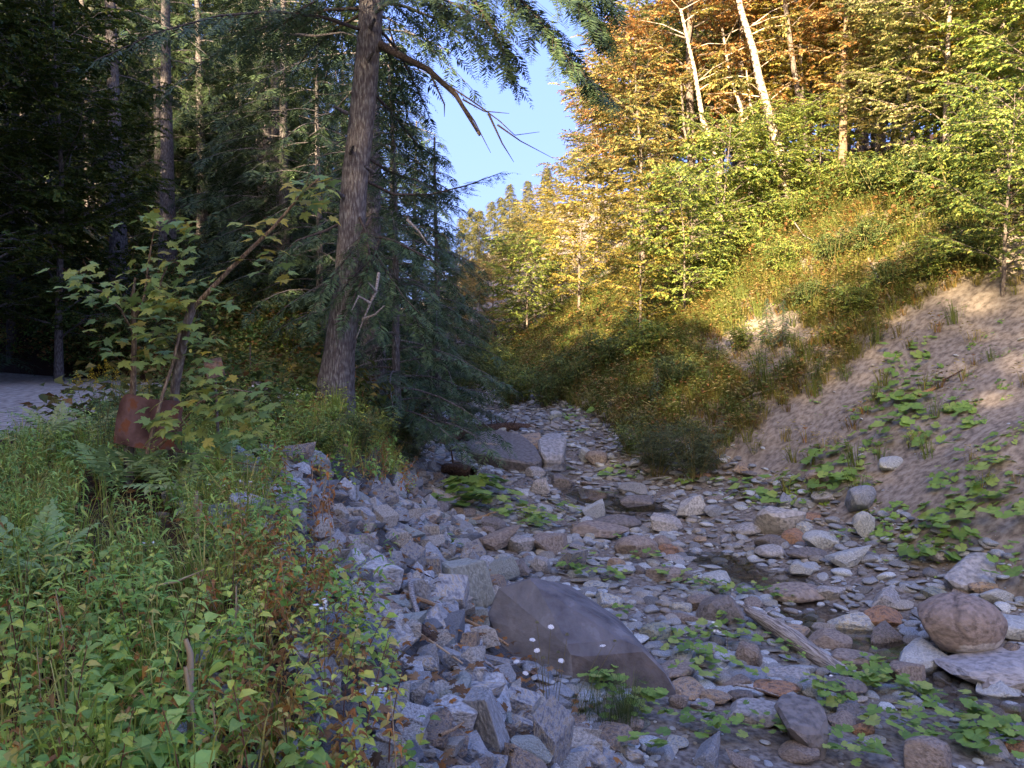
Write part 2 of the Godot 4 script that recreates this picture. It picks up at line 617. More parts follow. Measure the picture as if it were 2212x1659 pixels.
var ico_cache := {}
func ico(sub: int) -> Array:
	if ico_cache.has(sub):
		return ico_cache[sub]
	var v := PackedVector3Array()
	var idx := PackedInt32Array()
	if sub == 0:
		var g := (1.0 + sqrt(5.0)) / 2.0
		for q in [[-1, g, 0], [1, g, 0], [-1, -g, 0], [1, -g, 0], [0, -1, g], [0, 1, g], [0, -1, -g], [0, 1, -g], [g, 0, -1], [g, 0, 1], [-g, 0, -1], [-g, 0, 1]]:
			v.append(Vector3(q[0], q[1], q[2]).normalized())
		for i in 12:
			for j in range(i + 1, 12):
				for k in range(j + 1, 12):
					if v[i].distance_to(v[j]) < 1.1 and v[j].distance_to(v[k]) < 1.1 and v[i].distance_to(v[k]) < 1.1:
						if (v[j] - v[i]).cross(v[k] - v[i]).dot(v[i]) > 0:
							idx.append_array([i, k, j])
						else:
							idx.append_array([i, j, k])
	else:
		var lower := ico(sub - 1)
		v = lower[0].duplicate()
		var mid := {}
		var old: PackedInt32Array = lower[1]
		for t in range(0, old.size(), 3):
			var m := []
			for e in 3:
				var a := old[t + e]
				var b := old[t + (e + 1) % 3]
				var key := Vector2i(mini(a, b), maxi(a, b))
				if not mid.has(key):
					mid[key] = v.size()
					v.append((v[a] + v[b]).normalized())
				m.append(mid[key])
			idx.append_array([old[t], m[0], m[2], m[0], old[t + 1], m[1], m[2], m[1], old[t + 2], m[0], m[1], m[2]])
	ico_cache[sub] = [v, idx]
	return ico_cache[sub]


func worn_stone(seed: int, sub: int, flat: float, cuts: int, lumpy := 0.10) -> ArrayMesh:
	rng.seed = seed
	var base := ico(sub)
	var v: PackedVector3Array = base[0].duplicate()
	var cut: Array[Plane] = []
	for k in cuts:
		cut.append(Plane(Vector3(rng.randfn(), rng.randfn() * 0.8, rng.randfn()).normalized(), rf(0.55, 0.85)))
	var shift := Vector3(rf(-90, 90), rf(-90, 90), rf(-90, 90))
	for i in v.size():
		var p := v[i]
		var q := p * (1.0 + lumpy * 1.6 * bump_noise.get_noise_3dv(p * 55.0 + shift))
		for c in cut:
			var e := c.distance_to(q)
			if e > 0:
				q -= c.normal * e * 0.92
		q *= 1.0 + lumpy * 0.35 * fine_noise.get_noise_3dv(p * 160.0 + shift)
		v[i] = q * 0.56 * Vector3(1, flat, 1)
	return smooth_mesh(v, base[1])


var riprap := []
var worn := []
var slabs := []
var blocky := []
var pebbles := []


func build_rock_shapes() -> void:
	for k in 14:
		riprap.append(angular_rock(100 + k, 7 + k % 5, 0.018, Vector3(1.15, 0.85 + 0.05 * (k % 4), 0.95), 2, 0.045))
	for k in 10:
		worn.append(worn_stone(200 + k, 3, [0.72, 0.6, 0.8][k % 3], 5 + k % 4))
	for k in 6:
		slabs.append(worn_stone(300 + k, 3, 0.38, 7))
	for k in 8:
		blocky.append(angular_rock(400 + k, 5 + k % 3, 0.06, Vector3(1.1, 0.8, 1.0), 2, 0.03, true))
	for k in 8:
		pebbles.append(worn_stone(500 + k, 2, 0.62 if k % 2 else 0.42, 4))


var stone_places := []     # [x, d, radius] of every stone that has been set down
var landmarks := []        # [position, how a label names it]
var label_count := {}


func set_stone(shape: Mesh, mat: String, at_: Vector3, size: Vector3, turn: float, tilt: float, label: String, group: String, called := "creek_stone", category := "stone") -> MeshInstance3D:
	var b := Basis(Vector3.UP, turn) * rot(tilt, 0, tilt * 0.6) * Basis.from_scale(size)
	var o := single(called, shape, mats[mat], label, category, Transform3D(b, at_), group)
	stone_places.append([at_.x, -at_.z, maxf(size.x, size.z) * 0.5])
	return o


# a stone that fills the box (u0, v0)-(u1, v1) of the photograph, resting on the ground seen at its foot
func stone(u0: float, v0: float, u1: float, v1: float, kind: String, tone: String, label: String, k := 0, turn := 0.0, tilt := 0.0, landmark := "") -> void:
	var foot := ground_on((u0 + u1) * 0.5, v1 - (v1 - v0) * 0.12)
	var away := EYE.distance_to(foot)
	var w := (u1 - u0) / FOCAL * away * 1.04
	var h := (v1 - v0) / FOCAL * away
	var deep := clampf(w * 0.75, h * 0.6, h * 2.2)
	var look := atan2(EYE.y - foot.y, -foot.z)
	var tall := maxf((h - deep * 0.75 * sin(look)) / cos(look), h * 0.55) * 1.2
	var shapes: Array = {"worn": worn, "slab": slabs, "block": blocky, "rip": riprap}[kind]
	var shape: Mesh = shapes[k % shapes.size()]
	var own := shape.get_aabb().size
	var size := Vector3(w / own.x, tall / own.y, deep / own.z)
	var c := foot + Vector3(0, tall * 0.36, -deep * 0.38)
	var is_bank := kind == "rip"
	set_stone(shape, tone, c, size, turn, tilt, label, "broken rocks of the bank" if is_bank else "stones of the creek bed", "bank_rock" if is_bank else "creek_stone", "rock" if is_bank else "stone")
	if landmark:
		landmarks.append([c, landmark])


func where_label(head: String, p: Vector3, marks := landmarks) -> String:
	var best := ""
	var second := ""
	var d1 := 1e9
	var d2 := 1e9
	for l in marks:
		var e: float = Vector3(l[0]).distance_to(p)
		if e < d1:
			d2 = d1
			second = best
			d1 = e
			best = l[1]
		elif e < d2:
			d2 = e
			second = l[1]
	var q := p
	for l in marks:
		if l[1] == best:
			q = l[0]
	var side := ""
	if absf(p.z - q.z) > absf(p.x - q.x):
		side = "upstream of" if p.z < q.z else "downstream of"
	else:
		side = "on the road side of" if p.x < q.x else "on the sand slope side of"
	var near_ := "just " if d1 < 0.8 else "" if d1 < 1.7 else "well "
	var text := "%s %s%s %s" % [head, near_, side, best]
	for other in ["%s between %s and %s" % [head, best, second], "%s near %s, towards %s" % [head, best, second], "%s close to %s" % [head, best], "%s some way from %s" % [head, best], "%s close to %s" % [head, second], "%s in the jumble round %s" % [head, best], "%s beyond %s" % [head, second], "%s within sight of %s" % [head, best], "%s off from %s" % [head, best]]:
		if not label_count.has(text) and text.split(" ").size() <= 16:
			break
		text = other
	label_count[text] = 1
	return text


func clear_of(x: float, d: float, r: float, share := 0.75) -> bool:
	for s in stone_places:
		var dx: float = s[0] - x
		var dd: float = s[1] - d
		var lim: float = (s[2] + r) * share
		if dx * dx + dd * dd < lim * lim:
			return false
	return true


func hull_stone(called: String, label: String, category: String, mat: String, corners: Array, bevel: float, divide: int, rough: float, landmark := "") -> MeshInstance3D:
	var pts := PackedVector3Array()
	var c := Vector3.ZERO
	for q in corners:
		pts.append(q)
		c += q
	c /= pts.size()
	for i in pts.size():
		pts[i] -= c
	rng.seed = called.hash() + corners.size()
	var faces := bevelled(hull_planes(pts), bevel)
	var tints := {}
	if called == "ridged_boulder":               # a dark crust on the weathered top and on the front end; the split road-side face is painted paler, for the sky light it faces
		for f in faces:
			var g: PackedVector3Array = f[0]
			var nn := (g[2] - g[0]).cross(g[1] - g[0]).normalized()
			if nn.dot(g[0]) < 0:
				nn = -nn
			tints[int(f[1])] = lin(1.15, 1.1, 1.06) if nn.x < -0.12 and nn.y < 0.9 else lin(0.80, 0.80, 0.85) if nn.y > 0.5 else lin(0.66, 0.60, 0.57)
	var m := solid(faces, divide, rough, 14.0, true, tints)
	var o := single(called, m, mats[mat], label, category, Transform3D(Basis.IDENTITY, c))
	var box := m.get_aabb().size
	stone_places.append([c.x, -c.z, maxf(box.x, box.z) * 0.42])
	if landmark:
		landmarks.append([c, landmark])
	return o


func cracked_boulder() -> void:
	var shape := worn_stone(779, 4, 0.85, 1, 0.05)
	var a := shape.surface_get_arrays(0)
	var v: PackedVector3Array = a[Mesh.ARRAY_VERTEX]
	var c := PackedColorArray()
	var split := Vector3(0.72, 0.35, 0.60).normalized()
	for i in v.size():
		var e := absf(v[i].dot(split) - 0.12 + 0.03 * sin(v[i].y * 14.0))
		var pale := v[i].y < -0.13 + 0.10 * v[i].x + 0.05 * fine_noise.get_noise_3dv(v[i] * 300.0) and v[i].x > -0.25
		c.append(lin(1.0, 0.97, 0.94) if pale else lin(0.50, 0.42, 0.37))
		if e < 0.04 and v[i].y > -0.1:
			v[i] *= 1.0 - 0.05 * (1.0 - e / 0.04)
			c[i] = lin(0.50, 0.42, 0.37) * lerpf(0.35, 1.0, e / 0.04)
	var m := smooth_mesh(v, a[Mesh.ARRAY_INDEX], c)
	var mat := surface("cracked_stone", lin(0.62, 0.60, 0.57), 0.8, tex.mottle, Vector3.ONE * 1.3, tex.craggy, 1.2)
	mat.vertex_color_use_as_albedo = true
	var at_ := at(2073, 1346, 9.25)
	var box := m.get_aabb().size
	single("cracked_boulder", m, mat, "big round brown boulder with a crack and a pale waterline foot, standing in water", "boulder", Transform3D(Basis(Vector3.UP, 0.1) * Basis.from_scale(Vector3(0.98 / box.x, 0.66 / box.y, 0.85 / box.z)), at_))
	stone_places.append([at_.x, -at_.z, 0.45])
	landmarks.append([at_, "the cracked round boulder"])


func build_stones() -> void:
	build_rock_shapes()
	# the ridged boulder: peak at its road end, a ridge running down towards the camera, two smooth front faces
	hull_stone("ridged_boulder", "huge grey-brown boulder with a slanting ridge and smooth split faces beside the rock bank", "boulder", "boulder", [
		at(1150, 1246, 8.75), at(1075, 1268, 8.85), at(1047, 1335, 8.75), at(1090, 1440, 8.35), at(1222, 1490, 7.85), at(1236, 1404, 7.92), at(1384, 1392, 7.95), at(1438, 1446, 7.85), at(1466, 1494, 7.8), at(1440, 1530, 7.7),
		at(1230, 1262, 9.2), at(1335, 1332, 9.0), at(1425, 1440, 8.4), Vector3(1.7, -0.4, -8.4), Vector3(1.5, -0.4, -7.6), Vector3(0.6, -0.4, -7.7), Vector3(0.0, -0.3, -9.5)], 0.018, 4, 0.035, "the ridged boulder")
	hull_stone("slab_boulder", "broad dark flat-topped slab tilted towards the camera under the log jam", "boulder", "dark", [
		at(1004, 955, 20.6), at(1040, 930, 22.0), at(1085, 928, 22.4), at(1130, 940, 21.8), at(1160, 965, 20.6), at(1172, 992, 19.4), at(1150, 1000, 19.0), at(1060, 985, 19.2), at(1008, 975, 20.0), Vector3(-1.2, -0.3, -20.5), Vector3(0.7, -0.3, -19.4), Vector3(0.5, -0.3, -22), Vector3(-0.9, -0.3, -22)], 0.03, 3, 0.03, "the tilted slab")
	hull_stone("grey_boulder", "smooth grey boulder wedged between the tilted slab and the leafy bank", "boulder", "grey", [
		at(1160, 950, 20.8), at(1176, 936, 21.6), at(1208, 934, 21.8), at(1224, 945, 21.0), at(1216, 985, 20.0), at(1180, 992, 19.8), at(1164, 975, 20.0), Vector3(0.8, 0, -20), Vector3(1.3, 0, -20.0), Vector3(1.3, 0, -21.5), Vector3(0.8, 0, -21.5)], 0.03, 3, 0.03, "the wedged grey boulder")
	hull_stone("tan_rock", "tan sharp-edged rock peeping out behind the tilted slab", "rock", "tan", [
		at(1118, 938, 22.2), at(1165, 932, 22.6), at(1170, 944, 22.0), at(1160, 962, 21.6), at(1125, 950, 21.8), Vector3(0.1, 0.2, -22), Vector3(0.8, 0.2, -22), Vector3(0.5, 0.2, -22.8)], 0.02, 2, 0.02)
	hull_stone("corner_boulder", "angular grey boulder with flat facets leaning at the foot of the sand slope", "boulder", "grey", [
		at(2033, 1238, 10.7), at(2075, 1205, 10.8), at(2105, 1187, 11.0), at(2155, 1190, 11.0), at(2164, 1205, 10.8), at(2160, 1255, 10.4), at(2130, 1268, 10.3), at(2075, 1270, 10.3), at(2036, 1250, 10.5), at(2110, 1200, 11.5), at(2145, 1240, 11.4), Vector3(5.9, -0.1, -10.6), Vector3(6.3, -0.1, -11)], 0.03, 3, 0.03, "the faceted boulder")
	cracked_boulder()
	stone(2058, 1430, 2270, 1512, "block", "white_rock", "large pale smooth flat rock beside the water, dark square stone on it", 4, 0, 0, "the pale flat rock")
	hull_stone("dark_cube", "small dark squarish stone lying on the pale flat rock", "stone", "dark", [
		at(2112, 1465, 8.4), at(2132, 1448, 8.6), at(2158, 1446, 8.6), at(2174, 1470, 8.4), at(2160, 1490, 8.2), at(2122, 1490, 8.2), at(2140, 1455, 8.3)], 0.02, 2, 0.012)
	hull_stone("front_block", "heavy dark grey block standing on the sand before the log, five-sided face", "boulder", "dark", [
		at(1668, 1515, 7.0), at(1682, 1497, 7.2), at(1745, 1497, 7.25), at(1775, 1512, 7.1), at(1795, 1560, 6.85), at(1782, 1590, 6.7), at(1755, 1602, 6.65), at(1700, 1570, 6.65), at(1722, 1505, 7.6), at(1770, 1530, 7.5), Vector3(2.5, -0.1, -7.1), Vector3(2.6, -0.1, -6.7)], 0.025, 3, 0.03, "the five-sided block on the sand")
	# stones one can tell apart, read off the photograph
	landmarks.append([ground_on(1720, 1400), "the driftwood log"])
	landmarks.append([ground_on(1030, 1100), "the big coltsfoot patch"])
	landmarks.append([ground_on(1320, 1545), "the grass tuft"])
	landmarks.append([ground_on(1090, 930), "the log jam"])
	stone(1581, 1524, 1692, 1580, "slab", "grey", "flat grey stone leaning against the five-sided block", 0, 0.1, 0.1)
	stone(1947, 1414, 2067, 1480, "block", "pale", "pale banded blocky rock beside the narrow water", 0, 0.5, 0.1, "the banded pale rock")
	stone(1809, 1333, 1903, 1387, "worn", "white", "lumpy cream quartz rock behind the driftwood log", 0, 0, 0, "the cream quartz rock")
	stone(1876, 1319, 1956, 1369, "worn", "rust", "reddish brown stone beside the cream quartz rock", 1)
	stone(1645, 1104, 1736, 1166, "block", "grey", "largest grey boulder in mid creek, pointed top and pale veins", 1, 0, 0, "the pointed mid-creek boulder")
	stone(1637, 1155, 1701, 1193, "worn", "dark", "dark brown rounded rock under the pointed mid-creek boulder", 2)
	stone(1745, 1154, 1813, 1193, "slab", "pale", "light grey low rock beside the pool below the slope", 1)
	stone(1851, 1118, 1897, 1175, "worn", "pale", "pale upright rounded rock at the foot of the slope", 3, 0, 0, "the pale upright rock")
	stone(1831, 1062, 1897, 1121, "slab", "blue", "blue-grey slab half sunk in the sand slope", 2, 0.6, 0.5, "the sunken blue slab")
	stone(1462, 1078, 1520, 1129, "rip", "riprap2", "pale blue-grey angular rock standing up in the gravel", 3, 0, 0, "the pale angular rock")
	stone(1411, 1118, 1477, 1161, "block", "grey", "grey blocky stone downstream of the pale angular rock", 2)
	stone(1334, 1166, 1425, 1217, "worn", "brown", "grey-brown rounded boulder with a rusty patch in mid creek", 4, 0, 0, "the rusty-patched boulder")
	stone(1401, 1228, 1489, 1267, "worn", "brown", "long smooth loaf-shaped brown stone", 5, 0.1, 0, "the loaf-shaped stone")
	stone(1671, 1267, 1787, 1317, "slab", "brown", "wide flat reddish grey slab at the edge of the water", 3, 0, 0.05, "the wide reddish slab")
	stone(1507, 1299, 1593, 1365, "block", "dark", "dark grey wedge-shaped rock with a twig on top", 3, 0.3, 0, "the dark wedge rock")
	stone(1451, 1305, 1497, 1337, "worn", "white", "round yellowish white stone near the dark wedge rock", 6)
	stone(1785, 1190, 1867, 1237, "block", "pale", "pale lilac-grey stone beside the gravel bar", 4)
	stone(1709, 1187, 1789, 1219, "slab", "dark", "dark flat rock lying across the stream", 4)
	stone(1641, 1184, 1705, 1215, "slab", "grey", "grey flat rock, upstream one of two lying across the stream", 5)
	stone(1713, 1222, 1767, 1257, "worn", "pale", "pale rounded stone at the water's edge by the wide reddish slab", 7)
	stone(1759, 1371, 1841, 1423, "worn", "brown", "tan-brown hump-backed stone behind the driftwood log", 8)
	stone(1801, 1411, 1901, 1455, "slab", "brown", "flat brown rock beyond the lower end of the driftwood log", 0)
	stone(1593, 1401, 1661, 1455, "block", "brown", "brown three-cornered rock before the driftwood log", 5, 0.4, 0)
	stone(1675, 1353, 1753, 1387, "worn", "tan", "tan rounded stone touching the upper side of the driftwood log", 9)
	stone(1761, 1347, 1805, 1377, "block", "grey", "small grey block between the log and the cream quartz rock", 6)
	stone(1939, 1441, 2009, 1497, "block", "brown", "brown stone with fine bands in front of the banded pale rock", 7)
	stone(1881, 1369, 1953, 1421, "block", "dark", "dark angular stone at the water below the quartz rock", 0, 0.5, 0.2)
	stone(1977, 1397, 2045, 1425, "worn", "brown", "brown stone whose back shows above the banded pale rock", 0)
	stone(2131, 1477, 2215, 1527, "worn", "pale", "pale tan rock in front of the pale flat rock", 1)
	stone(2149, 1341, 2260, 1389, "slab", "pale", "pale slab behind the cracked round boulder", 1)
	stone(2133, 1281, 2193, 1317, "worn", "pale", "pale stone between the faceted and the cracked boulders", 2)
	stone(2109, 1262, 2165, 1293, "worn", "tan", "tan stone tucked below the faceted boulder", 3)
	stone(1489, 1292, 1553, 1331, "worn", "brown", "brown stone upstream of the dark wedge rock", 4)
	stone(1385, 1353, 1457, 1401, "worn", "green", "greenish grey stone lying against the ridged boulder", 5, 0.3, 0.1)
	stone(1579, 1496, 1629, 1533, "worn", "dark", "dark brown round stone under the forked stick", 6)
	stone(1519, 1495, 1583, 1531, "worn", "tan", "tan stone with a rusty side near the forked stick", 7)
	stone(1631, 1479, 1721, 1519, "slab", "rust", "rusty orange flat stone behind the five-sided block", 2)
	stone(1695, 1619, 1769, 1665, "worn", "brown", "brown half-buried stone at the lower edge of the sand", 8)
	stone(1969, 1619, 2061, 1690, "worn", "brown", "brown rounded stone among coltsfoot in the lowest corner of the bed", 9)
	stone(1847, 1570, 1891, 1601, "worn", "rust", "small reddish stone alone on the sand", 0)
	stone(1873, 1594, 1917, 1613, "worn", "white", "small white stone beside the reddish one on the sand", 1)
	stone(1497, 1514, 1545, 1541, "worn", "grey", "grey pebble-like stone between the ridged boulder and the flat grey stone", 2)
	stone(1449, 1508, 1491, 1541, "worn", "brown", "brown stone touching the low end of the ridged boulder", 3)
	stone(1785, 1473, 1873, 1519, "slab", "dark", "dark flat stone between the block and the upright coltsfoot", 3)
	stone(1655, 1445, 1749, 1477, "slab", "grey", "long grey flat stone in front of the driftwood log", 4)
	stone(1581, 1450, 1665, 1477, "slab", "blue", "blue-grey flat stone in front of the three-cornered rock", 5)
	stone(1719, 1080, 1773, 1105, "slab", "blue", "bluish flat stone at the foot of the coltsfoot slope", 0)
	stone(1749, 1023, 1809, 1053, "worn", "brown", "round brown rock stuck in the bank among coltsfoot", 4)
	stone(1901, 995, 1953, 1023, "slab", "pale", "pale flat stone lying high on the sand slope", 2, 0.3, 0.4)
	stone(1012, 957, 1074, 993, "block", "tan", "tan wedge-shaped rock in front of the tilted slab", 1, 0.4, 0.2)
	stone(1022, 972, 1120, 1004, "slab", "tan", "tan flat rock at the foot of the tilted slab", 1)
	stone(958, 958, 1008, 983, "slab", "blue", "blue-grey slab below the root tangle", 3)
	stone(1134, 1012, 1178, 1038, "worn", "grey", "round grey stone upstream of the two-piece block", 5, 0, 0, "the round grey stone")
	stone(1142, 1038, 1187, 1077, "block", "grey", "blocky grey stone split across its top", 3)
	stone(1338, 1044, 1400, 1077, "block", "blue", "grey stone with a thin flat brim at the pool's end", 6)
	stone(1266, 977, 1314, 1011, "worn", "brown", "brown boulder against the leafy bank above the pool", 6)
	stone(1248, 975, 1284, 1007, "block", "pale", "pale stone leaning on the brown boulder above the pool", 5)
	stone(1238, 1127, 1362, 1176, "worn", "brown", "long brown whale-backed boulder across the bed", 7, 0.05, 0, "the whale-backed boulder")
	stone(1262, 1086, 1312, 1127, "rip", "pale", "white-faced grey rock upstream of the whale-backed boulder", 6, 0, 0, "the white-faced rock")
	stone(1018, 1147, 1107, 1197, "block", "brown", "brown slab with a flat top beside the bank rocks", 4, 0.2, 0.1, "the flat-topped brown slab")
	stone(1042, 1121, 1094, 1153, "block", "dark", "dark pointed rock behind the flat-topped brown slab", 2)
	stone(1094, 1159, 1154, 1201, "block", "grey", "grey cut-looking stone beside the flat-topped brown slab", 1)
	stone(1152, 1153, 1234, 1207, "block", "brown", "big brown broken slab in mid creek", 7, 0.3, 0.1, "the broken brown slab")
	stone(1062, 1201, 1100, 1221, "worn", "white", "small cream stone in front of the flat-topped brown slab", 8)
	stone(1070, 1211, 1142, 1253, "block", "dark", "dark brown rock with a sloping top upstream of the ridged boulder", 3)
	stone(1146, 1209, 1198, 1249, "block", "grey", "grey block right behind the ridged boulder", 5, 0.6, 0)
	stone(1100, 1209, 1148, 1249, "rip", "riprap4", "mottled greenish block next to the grey block behind the ridged boulder", 8)
	stone(1210, 1185, 1274, 1245, "rip", "riprap3", "slate-blue tilted rock behind the ridged boulder", 5, 0.4, 0.3)
	stone(1280, 1113, 1384, 1153, "slab", "dark", "dark flat slab beside the whale-backed boulder", 4)
	stone(1342, 1077, 1414, 1117, "block", "dark", "dark low rock in wet gravel below the pool", 0)
	stone(1262, 1156, 1290, 1175, "worn", "white", "white stone lying against the whale-backed boulder", 9)
	# broken rocks of the bank, read off the photograph
	for r in [[766, 1215, 876, 1291, 2, "big pale square-cut block, topmost of the loose bank rocks"], [954, 1217, 1056, 1325, 4, "tall blue-green slab standing on edge above the ridged boulder"], [1042, 1215, 1110, 1275, 4, "greenish pointed rock at the corner of the ridged boulder"], [872, 1249, 936, 1327, 1, "long grey rock leaning below the pale square-cut block"], [844, 1151, 898, 1197, 5, "grey rock with a tan side near the top of the bank"], [906, 1209, 962, 1263, 3, "blue-grey block above the tall blue-green slab"], [930, 1265, 1014, 1335, 0, "broad white-streaked rock below the tall blue-green slab"], [998, 1355, 1078, 1403, 5, "tan flat rock under the fallen branch"], [1008, 1317, 1058, 1361, 4, "dull green rock touching the ridged boulder"], [854, 1483, 926, 1559, 1, "blue-grey boulder beside the white asters"], [866, 1419, 942, 1463, 0, "grey rock below the broken branch"], [922, 1521, 1042, 1599, 2, "largest grey split rock low on the bank"], [978, 1477, 1090, 1539, 0, "dark rock with white veins low on the bank"], [1004, 1517, 1090, 1641, 1, "long dark grey rock standing on end at the foot of the bank"], [860, 1545, 922, 1599, 2, "pale grey rock beside the largest split rock"], [1096, 1601, 1182, 1685, 4, "pale green-grey block at the lower frame edge"], [1148, 1565, 1220, 1690, 3, "dark tall rock next to the pale green-grey block"], [1218, 1573, 1298, 1639, 5, "tan rock with a cut face before the grass tuft"], [1082, 1505, 1166, 1567, 0, "grey rough rock upslope of the tan cut rock"], [1176, 1491, 1250, 1531, 1, "flat grey rock beneath the wild carrot flowers"], [806, 1289, 882, 1339, 4, "green-grey slab under the pale square-cut block"], [1018, 1417, 1098, 1451, 3, "blue-grey rock under the fallen branch's thin end"], [1234, 1617, 1306, 1690, 0, "grey rock at the lower frame edge beside the tan cut rock"], [810, 1593, 874, 1655, 5, "brownish rock half hidden by weeds low on the bank"], [772, 1153, 820, 1199, 0, "grey rock above the pale square-cut block"], [732, 1159, 776, 1199, 2, "light rock next to the red-brown dead fern"], [666, 1129, 718, 1179, 2, "pale rounded rock in the red-brown dead fern"], [866, 1189, 910, 1247, 3, "dark blue rock beside the pale square-cut block"], [746, 1095, 816, 1155, 0, "wide grey rock at the upper edge of the loose rocks"], [800, 1101, 846, 1147, 5, "tan-grey rock below the orange dead leaves"], [998, 1453, 1082, 1491, 3, "blue rock beside the white stick"], [702, 1097, 758, 1139, 5, "flat grey rock at the weed edge of the bank"], [908, 1137, 956, 1187, 5, "brown upright rock near the foot of the bank"], [940, 1405, 1000, 1455, 1, "grey rock under the lichen rock"]]:
		stone(r[0], r[1], r[2], r[3], "rip", "riprap%d" % r[4], r[5], int(r[0]) + int(r[1]), rf(-0.5, 0.5), rf(-0.25, 0.25))
	stone(996, 1374, 1038, 1436, "rip", "tan", "lichen-covered yellowish rock beside the fallen branch", 4)
	for l in [[820, 1250, "the pale square-cut block"], [1000, 1290, "the tall blue-green slab"], [980, 1560, "the largest split rock"], [1260, 1610, "the tan cut rock"], [890, 1530, "the white asters"], [930, 1165, "the brown upright rock"], [780, 1130, "the rim of loose rocks"], [870, 1060, "the orange dead leaves"], [2070, 1600, "the lowest coltsfoot"], [1300, 1000, "the leafy bank"]]:
		landmarks.append([ground_on(l[0], l[1]), l[2]])
	scatter_stones()


